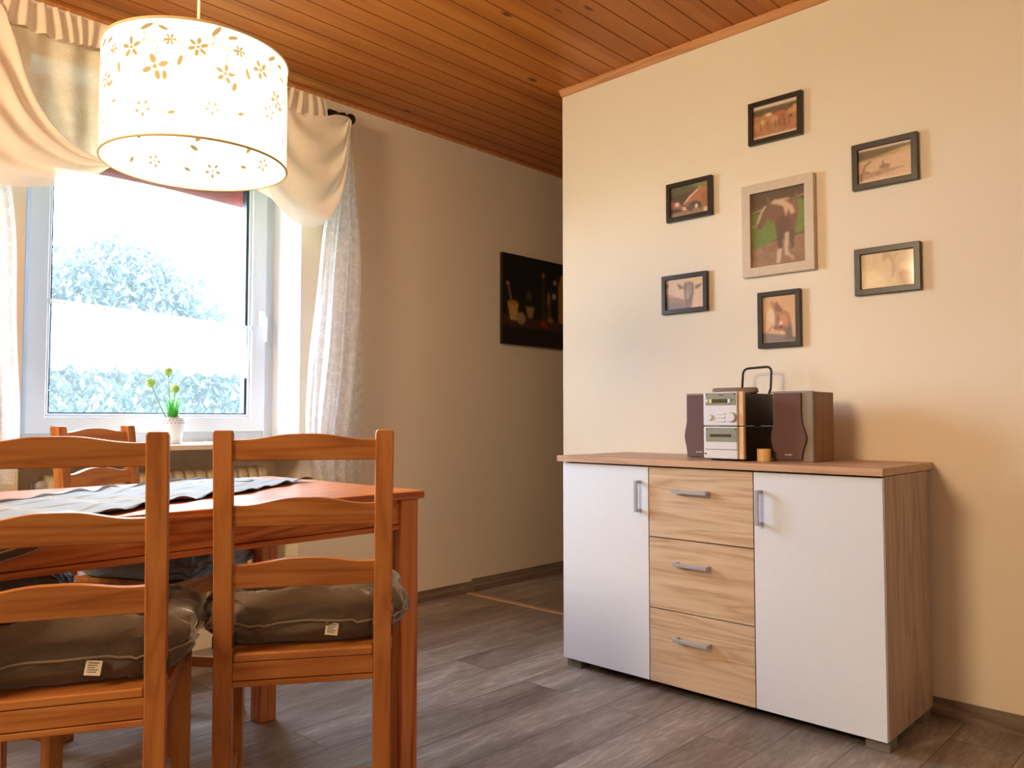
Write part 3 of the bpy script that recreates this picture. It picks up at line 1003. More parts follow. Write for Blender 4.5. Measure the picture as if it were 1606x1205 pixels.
def riding_ground():   # pale arena with small rider, white strips
    c = Canvas(96, 70, (214, 178, 138)); c.poly([(0, .66), (.4, .7), (1, .78), (1, 1), (0, 1)], (78, 68, 38)); c.poly([(0, .62), (.5, .66), (1, .74), (1, .86), (.7, .8), (.4, .72), (0, .66)], (176, 150, 70)); c.poly([(.75, .72), (1, .74), (1, .84), (.8, .8)], (206, 170, 74)); c.noise(.16, 4)
    c.line([(.1, .36), (.14, .52), (.24, .6)], .02, (122, 88, 66)); c.line([(.1, .34), (.2, .3)], .02, (130, 96, 72))
    c.ell(.5, .4, .1, .07, (142, 108, 86)); c.line([(.47, .4), (.47, .56)], .014, (120, 92, 76)); 
    for x in (.42, .48, .54, .58): c.line([(x, .4), (x, .28)], .01, (140, 104, 84))
    c.poly([(0, .1), (.7, .22), (.7, .26), (0, .26)], (178, 136, 104)); c.line([(.0, .27), (.85, .29)], .01, (132, 92, 66)); c.line([(.07, .1), (.07, .3)], .014, (132, 92, 72)); c.line([(.37, .2), (.37, .3)], .012, (132, 92, 72))
    c.poly([(0, .93), (1, .93), (1, 1), (0, 1)], (228, 206, 170)); c.poly([(0, 0), (1, 0), (1, .08), (0, .08)], (232, 208, 172))
    return c.blur(1)


def pinto():   # brown and white horse in front of a meadow
    c = Canvas(100, 134, (54, 46, 32)); c.poly([(0, 0), (1, 0), (1, .38), (.5, .34), (0, .26)], (146, 106, 76)); c.noise(.2, 4)
    c.poly([(0, .26), (.3, .3), (.5, .36), (1, .4), (1, .8), (.85, .84), (.5, .72), (0, .72)], (88, 132, 44)); c.noise(.3, 5)
    c.poly([(0, .78), (1, .9), (1, 1), (0, 1)], (58, 46, 34)); c.poly([(0, .72), (.3, .74), (.5, .84), (0, .8)], (74, 76, 38))
    c.line([(0, .74), (.3, .78)], .006, (180, 170, 130)); c.line([(.75, .84), (1, .88)], .006, (206, 196, 160)); c.line([(0, .56), (.15, .57)], .006, (190, 196, 150))
    c.ell(.83, .85, .03, .08, (96, 86, 72))
    c.poly([(.32, .82), (.5, .86), (.7, .85), (.82, .76), (.86, .62), (.8, .46), (.74, .38), (.5, .38), (.44, .5), (.42, .62), (.34, .56)], (112, 74, 54))
    c.poly([(.44, .56), (.5, .38), (.7, .38), (.74, .56), (.62, .68)], (84, 58, 44))
    c.poly([(.34, .83), (.44, .87), (.7, .865), (.76, .78), (.8, .66), (.74, .64), (.68, .72), (.64, .62), (.6, .76), (.5, .8)], (206, 178, 146))
    c.poly([(.62, .84), (.78, .86), (.88, .72), (.84, .6), (.78, .74)], (124, 84, 60))
    c.poly([(.28, .82), (.34, .86), (.37, .8), (.36, .7), (.3, .64), (.2, .52), (.12, .53), (.11, .6), (.18, .72)], (104, 76, 58))
    c.line([(.12, .60), (.2, .74), (.26, .8)], .016, (206, 176, 146)); c.ell(.15, .545, .045, .035, (86, 68, 62)); c.poly([(.29, .84), (.31, .94), (.35, .85)], (100, 80, 54)); c.poly([(.33, .84), (.36, .92), (.38, .83)], (84, 62, 44))
    for x0, x1, cc in [(.47, .56, (76, 56, 46)), (.7, .77, (84, 58, 44))]:
        c.poly([(x0, .44), (x1 + .03, .44), (x1, .2), (x0 + .02, .2)], cc)
    c.poly([(.48, .22), (.56, .22), (.53, .04), (.46, .03)], (212, 184, 156)); c.poly([(.62, .42), (.69, .42), (.67, .2), (.7, .12), (.62, .12), (.61, .2)], (206, 182, 150)); c.line([(.7, .12), (.76, .07)], .02, (200, 168, 140))
    return c.blur(1)


def goat():   # goat face
    c = Canvas(84, 64, (218, 182, 148)); c.noise(.12, 6)
    c.poly([(.6, .9), (1, .8), (1, .98), (.7, 1)], (222, 186, 120)); c.poly([(0, 0), (.55, 0), (.5, .3), (.3, .4), (0, .46)], (148, 104, 92)); c.poly([(0, .0), (.5, .0), (.45, .2), (0, .3)], (120, 96, 88))
    c.poly([(.46, .74), (.5, .86), (.62, .88), (.74, .8), (.74, .5), (.68, .1), (.66, 0), (.46, 0), (.5, .3)], (112, 90, 80)); c.ell(.6, .6, .09, .2, (136, 118, 108)); c.ell(.6, .3, .05, .08, (88, 70, 60)); c.ell(.58, .42, .04, .14, (160, 142, 132))
    c.poly([(.3, .84), (.34, .84), (.47, .7), (.45, .66), (.36, .64)], (98, 70, 62)); c.poly([(.76, .66), (.78, .72), (.96, .78), (.9, .66), (.8, .6)], (104, 70, 66))
    c.ell(.52, .66, .025, .04, (86, 58, 56)); c.ell(.7, .62, .025, .04, (86, 58, 56)); c.ell(.56, .88, .03, .05, (196, 180, 120)); c.ell(.6, .92, .03, .04, (232, 190, 160))
    c.ell(.03, .8, .04, .06, (120, 80, 70)); c.line([(.0, .5), (.2, .46)], .012, (140, 100, 76)); c.poly([(.42, .1), (.5, .1), (.5, .3), (.44, .32)], (170, 92, 84))
    return c.blur(1)


def foal_portrait():   # horse and foal on tan ground (upright)
    c = Canvas(64, 96, (222, 172, 116)); c.poly([(0, 0), (1, 0), (1, .1), (.85, .14), (0, .24)], (118, 106, 104)); c.noise(.08, 5)
    c.poly([(.74, .5), (.84, .42), (.88, .12), (1, .04), (.66, .08), (.68, .3)], (96, 88, 88))
    c.poly([(.28, .84), (.42, .88), (.6, .7), (.78, .62), (.84, .46), (.74, .3), (.6, .22), (.4, .28), (.36, .5), (.3, .66)], (178, 116, 76))
    c.poly([(.36, .8), (.44, .86), (.6, .68), (.5, .64), (.38, .7)], (128, 78, 60)); c.ell(.24, .56, .12, .18, (232, 204, 164)); c.ell(.2, .36, .1, .12, (226, 186, 140))
    c.ell(.6, .48, .14, .12, (212, 136, 80)); c.ell(.54, .42, .06, .04, (246, 196, 160)); c.ell(.55, .33, .06, .04, (82, 64, 54)); c.ell(.4, .33, .08, .05, (120, 88, 62)); c.ell(.68, .28, .07, .05, (120, 92, 66)); c.ell(.56, .22, .05, .03, (230, 206, 170))
    c.line([(.28, .36), (.18, .26)], .02, (142, 92, 62)); c.line([(.3, .8), (.28, .88)], .02, (150, 96, 66)); c.ell(.46, .5, .05, .1, (132, 92, 66))
    return c.blur(1)


def pale_pony():   # pale out-of-focus print
    c = Canvas(96, 70, (222, 194, 142)); c.noise(.1, 8)
    c.poly([(.44, 1), (.5, .8), (.6, .6), (.66, .3), (.7, 0), (1, 0), (1, 1)], (206, 174, 128)); c.poly([(.7, .36), (.78, .44), (.98, .34), (1, .0), (.78, .02)], (182, 136, 84))
    c.poly([(.42, .96), (.56, .96), (.5, .8), (.42, .7)], (200, 148, 104)); c.ell(.85, .56, .14, .1, (232, 196, 130)); c.line([(.55, .9), (.62, .6), (.6, .3)], .02, (192, 144, 96)); c.line([(.68, .9), (.6, .74)], .015, (200, 150, 104))
    return c.blur(2)


def still_life():   # plain kitchen still life: mortar, bowl, garlic, bottles on a dark ground
    c = Canvas(150, 100, (16, 9, 5)); c.poly([(0, .2), (1, .2), (1, .3), (.0, .32)], (66, 36, 20)); c.noise(.4, 5)
    c.poly([(.05, .46), (.16, .46), (.145, .27), (.08, .27)], (196, 150, 76)); c.ell(.105, .46, .055, .025, (170, 128, 62)); c.line([(.055, .66), (.09, .48)], .008, (150, 96, 56)); c.ell(.052, .67, .014, .02, (160, 130, 96))
    c.poly([(.24, .44), (.33, .44), (.31, .32), (.26, .32)], (150, 122, 66)); c.ell(.19, .30, .045, .065, (160, 128, 92)); c.ell(.275, .56, .03, .06, (62, 62, 40)); 
    c.poly([(.42, .8), (.44, .8), (.46, .3), (.40, .3)], (52, 42, 30)); c.ell(.43, .82, .014, .03, (170, 96, 40)); c.poly([(.48, .66), (.5, .66), (.52, .3), (.47, .3)], (86, 56, 32)); c.ell(.49, .56, .018, .07, (150, 96, 52))
    c.ell(.425, .27, .025, .03, (160, 34, 24)); c.ell(.455, .25, .022, .03, (140, 30, 22)); c.ell(.51, .32, .03, .03, (150, 88, 56)); c.ell(.55, .6, .02, .035, (170, 150, 110)); c.ell(.56, .76, .018, .03, (150, 140, 110))
    c.poly([(.6, .3), (.7, .3), (.7, .72), (.66, .86), (.63, .86), (.6, .72)], (160, 110, 40)); c.poly([(.76, .3), (.84, .3), (.84, .6), (.81, .84), (.79, .84), (.76, .6)], (40, 46, 26)); c.ell(.92, .3, .05, .06, (150, 60, 34))
    c.poly([(0, 0), (1, 0), (1, .19), (0, .19)], (24, 9, 6))
    return c.blur(1)


def picture(name, label, y0, y1, z0, z1, bw, cv, mat, depth=.018, group=None, tilt=0.0, rake=0.0):
    """framed photograph on the picture wall; y0>y1 are its left/right ends as seen"""
    wd, ht = y0 - y1, z1 - z0
    r = thing(name, label, 'picture', (WX - .0012, (y0 + y1) / 2, (z0 + z1) / 2), group=group, rot=(R(rake), R(tilt), R(-90)))
    a, b = wd / 2, ht / 2
    fr = MB(); frame_ring(fr, -a, a, -b, b, -a + bw, a - bw, -b + bw, b - bw, -depth, 0)
    fr.build('frame', M[mat], r, bev=.0018)
    MB().box(-a + bw * .6, a - bw * .6, -.006, -.002, -b + bw * .6, b - bw * .6).build('backing', M['carcass_dark'], r)
    soften(cv)
    canvas_mesh('photograph', cv, -a + bw - .001, a - bw + .001, -b + bw - .001, b - bw + .001, -.0085, M['photo'], r)
    return r


GP = 'framed animal photographs around the cream frame'
picture('picture_frame', 'small black frame at the top of the group, reddish horses in a sandy paddock', 1.385, 1.180, 1.937, 2.096, .018, horse_group(), 'black_frame', group=GP, tilt=.6)
picture('picture_frame', 'black frame upper right, pale riding arena with dark trees behind', 1.009, .801, 1.693, 1.849, .020, riding_ground(), 'black_frame', group=GP)
picture('picture_frame', 'small black frame upper left, two chestnut horses touching noses', 1.745, 1.540, 1.710, 1.866, .018, horse_pair(), 'black_frame', group=GP)
picture('picture_frame', 'large cream frame in the middle, brown and white horse by a green meadow', 1.413, 1.140, 1.445, 1.788, .034, pinto(), 'cream_frame', .022)
picture('picture_frame', 'small black frame lower left, dark goat face with ears out', 1.770, 1.565, 1.340, 1.4955, .018, goat(), 'black_frame', group=GP)
picture('picture_frame', 'small upright black frame below the cream one, horse on a tan ground', 1.358, 1.197, 1.179, 1.3845, .018, foal_portrait(), 'black_frame', group=GP)
picture('picture_frame', 'black frame lower right, pale print with bright lamp reflection', 1.007, .800, 1.335, 1.492, .020, pale_pony(), 'black_frame', group=GP, rake=0.0)

pa = thing('canvas_painting', 'dark kitchen still life painting hung in the hallway, half hidden by the wall corner', 'painting', (3.172 + .40, WY - .001, 1.605))
MB().box(-.4, .4, -.022, 0, -.258, .258).build('stretcher', plain('dark_canvas_edge', srgb(20, 12, 8), .6), pa)
canvas_mesh('painted_face', still_life(), -.4, .4, -.258, .258, -.0225, M['canvas'], pa)
MB().tube([(-.34 + 0, 0, 0), (-.34, 0, 0.002)], .003, 6)

# ------------------------------------------------------------------ sideboard  (local x: left to right as seen, y: towards wall)
sb = thing('sideboard', 'white and light oak sideboard with two doors and three drawers against the picture wall', 'sideboard', (2.31, 1.366, 0), R(-90))
SW = 1.156 / 2
D = WX - 2.31 - .004
MB().box(-SW, -SW + .016, .018, D - .03, .034, .760).build('side_panel', M['oak_z'], sb, bev=.0008)
MB().box(SW - .016, SW, .018, D - .03, .034, .760).build('side_panel', M['oak_z'], sb, bev=.0008)
MB().box(-SW + .016, SW - .016, .022, D - .034, .036, .052).box(-SW + .016, SW - .016, .022, D - .04, .744, .760).box(-.198, -.182, .022, D - .04, .052, .744).box(.182, .198, .022, D - .04, .052, .744).build('inner_frame', M['carcass_dark'], sb)
MB().box(-SW + .002, SW - .002, D - .034, D - .028, .036, .758).build('back_panel', M['carcass_dark'], sb)
MB().box(-SW - .013, SW + .007, -.020, D, .7625, .7845).build('top', M['oak_top'], sb, bev=.0012)
for sx in (-SW + .035, SW - .035):
    for sy in (.05, D - .08):
        MB().box(sx - .033, sx + .033, sy - .03, sy + .03, 0, .034).build('foot', plain('grey_foot', srgb(120, 112, 108), .6), sb, bev=.002)


def bow_handle(par, cx, cz, ln, vert):
    """flat bar grip on two short legs"""
    b = MB(); hl = ln / 2; wd = .006
    def P(u, w_, y):
        return (cx + w_, y, cz + u) if vert else (cx + u, y, cz + w_)
    for sgn in (-1, 1):
        u0, u1 = sorted((sgn * hl, sgn * (hl - .010)))
        vs = [P(u0, -wd, -.004), P(u1, -wd, -.004), P(u1, wd, -.004), P(u0, wd, -.004), P(u0, -wd, -.028), P(u1, -wd, -.028), P(u1, wd, -.028), P(u0, wd, -.028)]
        b.add([(p[0], p[1] + .004, p[2]) for p in vs], [(0, 1, 2, 3), (7, 6, 5, 4), (0, 4, 5, 1), (1, 5, 6, 2), (2, 6, 7, 3), (3, 7, 4, 0)])
    vs = [P(a, w_, y) for y in (-.022, -.030) for a, w_ in ((-hl, -wd), (hl, -wd), (hl, wd), (-hl, wd))]
    b.add(vs, [(0, 1, 2, 3), (7, 6, 5, 4), (0, 4, 5, 1), (1, 5, 6, 2), (2, 6, 7, 3), (3, 7, 4, 0)])
    return b.build('handle', M['steel'], par, bev=.0012)


def yloc(y): return 1.366 - y
dl = MB().box(yloc(1.9435), yloc(1.562), 0, .017, .034, .757).build('door', M['door_white'], sb, bev=.0012)
bow_handle(dl, yloc(1.596), .655, .108, True)
dr = MB().box(yloc(1.1725), yloc(.789), 0, .017, .034, .757).build('door', M['door_white'], sb, bev=.0012)
bow_handle(dr, yloc(1.150), .649, .108, True)
for z0, z1, hz in ((.521, .757, .681), (.282, .5175, .441), (.034, .2785, .194)):
    dw = MB().box(yloc(1.5585), yloc(1.1755), 0, .017, z0, z1).build('drawer', M['oak_x'], sb, bev=.0010)
    bow_handle(dw, yloc(1.388), hz, .128, False)

# ------------------------------------------------------------------ stereo on the sideboard
TZ = .7846


def text_mesh(name, s, size, mat, parent, loc, rot, depth=.0004):
    cu = bpy.data.curves.new(name, 'FONT'); cu.body = s; cu.size = size; cu.extrude = depth; cu.align_x = 'CENTER'; cu.align_y = 'CENTER'
    tmp = bpy.data.objects.new(name, cu); COL.objects.link(tmp)
    dg = bpy.context.evaluated_depsgraph_get()
    me = bpy.data.meshes.new_from_object(tmp.evaluated_get(dg))
    bpy.data.objects.remove(tmp)
    me.materials.clear(); me.materials.append(mat)
    o = bpy.data.objects.new(name, me); COL.objects.link(o)
    o.parent = parent; o.location = loc; o.rotation_euler = rot
    return o


def speaker(label, yc, wd, xf, dep, mirror):
    r = thing('loudspeaker', label, 'speaker', (xf, yc, TZ), R(-90), None)
    hw = wd / 2
    MB().box(-hw, hw, .012, dep, 0, .224).build('cabinet', M['speaker_veneer'], r, bev=.002)
    MB().box(-hw, hw, 0, .012, 0, .226).build('front_baffle', M['speaker_grey'], r, bev=.002)
    # grille: straight on one side, hourglass bulge on the other
    pts = []
    gx0, gx1 = -hw + .001, hw - .034
    n = 28
    for k in range(n + 1):
        z = .006 + .214 * k / n
        s_ = (z - .006) / .214
        bulge = .016 * math.exp(-((s_ - .33) / .17) ** 2)
        pts.append((gx1 + bulge, z))
    for k in range(n, -1, -1):
        z = .006 + .214 * k / n
        s_ = (z - .006) / .214
        bulge = .010 * math.exp(-((s_ - .33) / .17) ** 2) 
        pts.append((gx0 - bulge + .006, z))
    if mirror:
        pts = [(-a, b) for a, b in pts]
    MB().prism(pts, -.010, -.0002, 'y').build('grille', M['speaker_cloth'], r, bev=.002)
    tx = (gx0 + gx1) / 2 + .006
    text_mesh('lettering', 'SHARP', .0085, M['letter'], r, (-tx if mirror else tx, -.0105, .022), (R(90), 0, 0))
    return r


speaker('loudspeaker with mauve grille on the right of the stereo, wooden side facing out', 1.113, .132, 2.462, .165, False)
speaker('loudspeaker with mauve grille on the left of the stereo, partly behind the silver unit', 1.435, .132, 2.462, .165, False)

hf = thing('compact_stereo', 'small silver and black stereo unit with display, round knobs and tape deck', 'stereo', (2.365, 1.306, TZ), R(-90))
MB().box(-.070, .071, .018, .25, .004, .112).box(-.070, .071, .018, .25, .1145, .222).build('casing', M['black_plastic'], hf, bev=.004)
for k, (z0, z1) in enumerate(((.006, .112), (.1145, .226))):
    MB().box(-.072, .052, 0, .018, z0, z1).build('fascia', M['silver_plastic'], hf, bev=.004)
    MB().box(.0535, .0715, .004, .020, z0, z1).build('edge_strip', plain('champagne_strip', srgb(222, 190, 146), .4), hf, bev=.003)
MB().box(-.062, .047, -.002, 0.001, .182, .222).build('display_panel', M['display_grey'], hf, bev=.001)
MB().box(-.036, .018, -.0035, -.0018, .190, .202).build('display', M['lcd'], hf)
MB().box(-.047, -.038, -.0045, -.0018, .190, .202).build('button', plain('yellow_button', srgb(230, 220, 130), .3), hf)
MB().box(.020, .029, -.0045, -.0018, .190, .202).build('button', plain('pale_blue_button', srgb(214, 230, 240), .3), hf)
text_mesh('lettering', 'SHARP', .006, M['dark_letter'], hf, (-.006, -.0023, .215), (R(90), 0, 0))
RX = Matrix.Rotation(R(90), 4, 'X')
MB().lathe([(.015, 0), (.0150, .004), (.0135, .010), (.012, .011)], n=28, mat=Matrix.Translation((.034, 0, .142)) @ RX).build('volume_knob', M['silver_plastic'], hf, smooth=False)
MB().lathe([(.0165, 0), (.0165, .002)], n=28, mat=Matrix.Translation((.034, 0, .142)) @ RX).build('knob_ring', plain('grey_ring', srgb(120, 122, 130), .4), hf)
MB().lathe([(.010, 0), (.010, .003), (.008, .006)], n=24, mat=Matrix.Translation((-.046, 0, .142)) @ RX).build('button', M['silver_plastic'], hf)
for z in (.130, .142, .154):
    MB().box(-.022, .008, -.003, 0, z - .003, z + .003).build('button', M['silver_plastic'], hf, bev=.001)
MB().lathe([(.006, 0), (.005, .003)], n=18, mat=Matrix.Translation((-.057, -.001, .197)) @ RX).build('button', M['silver_plastic'], hf)
MB().box(-.062, .050, -.002, .001, .062, .108).build('cassette_door', M['display_grey'], hf, bev=.001)
MB().box(-.046, .030, -.0032, -.0018, .078, .087).build('cassette_window', plain('cassette_window_dark', srgb(70, 68, 56), .2), hf)
MB().box(-.062, .050, -.0015, .001, .038, .060).build('cassette_flap', M['silver_plastic'], hf, bev=.001)
MB().box(-.066, .050, -.0008, .0005, .0355, .0368).build('seam_line', M['dark_letter'], hf)
MB().lathe([(.003, 0), (.003, .0015)], n=12, mat=Matrix.Translation((-.064, 0, .022)) @ RX).build('headphone_socket', M['dark_letter'], hf)
MB().box(.030, .044, -.003, -.0015, .1975, .2005).build('button', M['dark_letter'], hf)
for sx, sz in ((-.058, .218), (.043, .218), (-.058, .103), (.046, .103)):
    MB().lathe([(.0022, 0), (.0022, .0012)], n=10, mat=Matrix.Translation((sx, -.002, sz)) @ RX).build('screw', M['screw'], hf)
for qx, qy in ((-.06, .03), (.04, .03), (-.06, .2), (.04, .2)):
    MB().box(qx, qx + .02, qy, qy + .02, 0, .006).build('foot', M['black_plastic'], hf)

rm = MB()
rp = [(-.072, -.018), (-.06, -.024), (.06, -.024), (.076, -.014), (.080, 0), (.076, .014), (.06, .024), (-.06, .024), (-.072, .018), (-.076, 0)]
rm.loft([[(x * .94, y * .9, 0) for x, y in rp], [(x, y, .004) for x, y in rp], [(x, y, .013) for x, y in rp], [(x * .94, y * .86, .019) for x, y in rp]])
ro = rm.build('remote_control', M['remote'], bev=.001, loc=(2.445, 1.305, TZ + .2222))
ro.rotation_euler = (0, 0, R(-82))
tag(ro, 'flat grey-brown remote control lying on top of the stereo unit', 'remote control')

an = thing('loop_antenna', 'black rounded wire loop antenna standing up behind the stereo unit', 'antenna', (2.655, 1.330, TZ), R(-90))
lp = []
for (x, z, r0) in ((-.056, .215, 0), (-.052, .296, 1), (.052, .303, 1), (.050, .215, 0)):
    lp.append((x, z, r0))
path = []
def corner(p0, p1, p2, rad=.022, n=6):
    a = (Vector(p0) - Vector(p1)).normalized() * rad; b = (Vector(p2) - Vector(p1)).normalized() * rad
    return [tuple(Vector(p1) + a * (1 - t) ** 2 + b * t ** 2) for t in [k / n for k in range(n + 1)]]
P_ = [(-.060, 0, .20), (-.052, 0, .318), (.056, 0, .322), (.052, 0, .245), (.040, 0, .21)]
path = [P_[0]] + corner(P_[0], P_[1], P_[2]) + corner(P_[1], P_[2], P_[3]) + [P_[3], P_[4]]
MB().tube(path, .0042, 10).build('loop', M['black_plastic'], an, smooth=True)
MB().tube([(-.060, 0, .205), (-.045, 0, .19), (.03, 0, .19), (.042, 0, .214)], .0042, 10).build('lower_bar', M['black_plastic'], an, smooth=True)
MB().box(-.012, .012, -.004, .004, .008, .192).build('stem', M['black_plastic'], an, bev=.001)
MB().box(-.03, .03, -.025, .025, 0, .010).build('base', M['black_plastic'], an, bev=.003)
MB().tube([(.042, 0, .216), (.054, .004, .235)], .0045, 8).build('clip', M['pot'], an, smooth=True)

cd = MB().lathe([(.0205, 0), (.0215, .001), (.0215, .0395), (.0205, .0405), (.006, .0395)], n=28).build('candle', M['candle'], smooth=False, loc=(2.418, 1.190, TZ))
tag(cd, 'short pale yellow pillar candle between the stereo unit and right loudspeaker', 'candle')

# ------------------------------------------------------------------ dining table
TROT = R(0.8)
tb = thing('dining_table', 'orange pine dining table with square legs in front of the window', 'table', (1.317, 1.566, 0), TROT)
TL_, TW_ = 1.18, .745
MB().box(-TL_, 0, 0, TW_, .720, .740).build('tabletop', M['table_x'], tb, bev=.004, seg=3)
lg = .056
for x0, y0 in ((-.012 - lg, .012), (-.012 - lg, TW_ - .012 - lg), (-TL_ + .012, .012), (-TL_ + .012, TW_ - .012 - lg)):
    MB().box(x0, x0 + lg, y0, y0 + lg, 0, .720).build('leg', M['table_z'], tb, bev=.003)
ap0, ap1 = .645, .7195
def apron(x0, x1, y0, y1, m, nm='apron'):
    b = MB().box(x0, x1, y0, y1, ap0 + .014, ap1)
    # small stepped lower edge
    if x1 - x0 > y1 - y0: b.box(x0, x1, y0 - .003, y1 + .003, ap0, ap0 + .0125)
    else: b.box(x0 - .003, x1 + .003, y0, y1, ap0, ap0 + .0125)
    b.build(nm, m, tb, bev=.0015)
apron(-TL_ + .068, -.068, .020, .040, M['table_x']); apron(-TL_ + .068, -.068, TW_ - .040, TW_ - .020, M['table_x'])
apron(-.040, -.020, .068, TW_ - .068, M['table_y']); apron(-TL_ + .020, -TL_ + .040, .068, TW_ - .068, M['table_y'])

# runner lying diagonally, one corner hanging over the near edge
rn = thing('table_runner', 'pale blue-grey checked table runner laid diagonally across the pine table', 'table runner', (0, 0, 0))
A = Vector((1.275, 2.015)); dv = Vector((-.86, -.51)).normalized(); nv_ = Vector((-.50, .866)).normalized()
LEN, WID = 1.36, .37
ct, st_ = math.cos(TROT), math.sin(TROT)
def run_pt(u, v, lift=0.0):
    wob = .012 * math.sin(u * 17) + .006 * math.sin(u * 41)
    p = A + dv * (u * LEN) + nv_ * (v * WID + (wob if v < .5 else -wob))
    # to table frame
    q = p - Vector((1.317, 1.566)); lx = q.x * ct + q.y * st_; ly = -q.x * st_ + q.y * ct
    e = abs(2 * v - 1)
    z = .7412 + .0025 + .0022 * math.sin(u * 60 + v * 4) + .0016 * math.sin(u * 23 + v * 11)
    if e > .88: z += (.004 + .004 * math.sin(u * 75)) * (e - .88) / .12
    if ly < -.006:
        drop = -.006 - ly
        ly = -.008 - .006 * math.sin(min(drop * 20, 1.5)) - .012 * math.sin(u * 30 + v * 9) * min(drop * 8, 1) * .5 - .006
        z = .742 - drop
    if lx < -TL_ - .006:
        drop = -TL_ - .006 - lx
        lx = -TL_ - .016; z = min(z, .742 - drop)
    X = 1.317 + lx * ct - ly * st_; Y = 1.566 + lx * st_ + ly * ct
    return (X, Y, z + lift)
rb = MB().grid(lambda u, v: run_pt(u, v), 150, 36)
ro_ = rb.build('cloth', M['runner'], rn, smooth=True, recalc=False)
uvl = ro_.data.uv_layers.new(name='UVMap')
for lpp in ro_.data.loops:
    i = lpp.vertex_index; uvl.data[lpp.index].uv = ((i % 151) / 150, (i // 151) / 36)
for vv in (0.0, 1.0):
    MB().grid(lambda u, t: run_pt(u, vv + (t * .03 if vv == 0 else -t * .03), .0012 + .0006 * math.sin(t * math.pi)), 150, 2).build('hem', M['hem'], rn, smooth=True, recalc=False)

# ------------------------------------------------------------------ chairs
def slat_poly(x0, x1, zb, ze, zp, n=36):
    pts = [(x0, zb), (x1, zb)]
    for k in range(n + 1):
        s_ = 1 - k / n
        t = abs(2 * s_ - 1)
        f = 0.5 + 0.5 * math.cos(math.pi * min(max((t - .12) / .74, 0), 1))
        pts.append((x0 + (x1 - x0) * s_, ze + (zp - ze) * f))
    return pts


def lean(z):
    return 0.0 if z < .44 else -.050 * ((z - .44) / .46) ** 1.15


def make_chair(label, loc, rz, group):
    r = thing('dining_chair', label, 'chair', (loc[0], loc[1], 0), rz, group)
    ps = .0175; xw = .150
    for sx in (-xw, xw):
        rings = []
        for z in (0, .2, .44, .5, .6, .7, .8, .893, .900):
            y = lean(z); e = ps if z < .9 else ps - .003
            rings.append([(sx - e, y - .015, z), (sx + e, y - .015, z), (sx + e, y + .015, z), (sx - e, y + .015, z)])
        MB().loft(rings).build('rear_leg', M['pine_z'], r, bev=.0025)
    for sx in (-.170, .170):
        MB().box(sx - .018, sx + .018, .330, .366, 0, .4545).build('front_leg', M['pine_z'], r, bev=.0025)
    for zb, ze, zp in ((.842, .882, .893), (.716, .757, .771), (.597, .643, .654)):
        rings = []
        poly = slat_poly(-xw + ps - .004, xw - ps + .004, zb, ze, zp)
        mb = MB()
        mb.loft([[(x, lean(z) - .009 - .008 * (1 - (x / xw) ** 2), z) for x, z in poly], [(x, lean(z) + .009 - .008 * (1 - (x / xw) ** 2), z) for x, z in poly]])
        mb.build('back_slat', M['pine_x'], r, bev=.002)
    # seat board with its rounded front
    sp = [(-xw + ps + .001, -.012), (xw - ps - .001, -.012), (xw - ps - .001, .018), (.171, .020), (.190, .36), (.183, .374), (-.183, .374), (-.190, .36), (-.171, .020), (-xw + ps + .001, .018)]
    MB().prism(sp, .4550, .4705, 'z').build('seat', M['pine_x'], r, bev=.003)
    b = MB().box(-xw + ps, xw - ps, -.011, .006, .420, .4545).box(-xw + ps, xw - ps, -.013, .008, .408, .4185)
    b.build('rear_rail', M['pine_x'], r, bev=.0015)
    MB().box(-.152, .152, .340, .357, .408, .4545).build('front_rail', M['pine_x'], r, bev=.0015)
    for s_ in (-1, 1):
        def bar(z0, z1, t, nm, par=r):
            a0 = s_ * (xw + .002); a1 = s_ * (.170)
            MB().loft([[(a0 - t, .014, z0), (a0 + t, .014, z0), (a0 + t, .014, z1), (a0 - t, .014, z1)], [(a1 - t, .332, z0), (a1 + t, .332, z0), (a1 + t, .332, z1), (a1 - t, .332, z1)]]).build(nm, M['pine_y'], par, bev=.0015)
        bar(.408, .4545, .009, 'side_rail'); bar(.130, .162, .009, 'stretcher')
    MB().box(-.150, .150, .165, .183, .134, .158).build('cross_stretcher', M['pine_x'], r, bev=.0015)
    return r


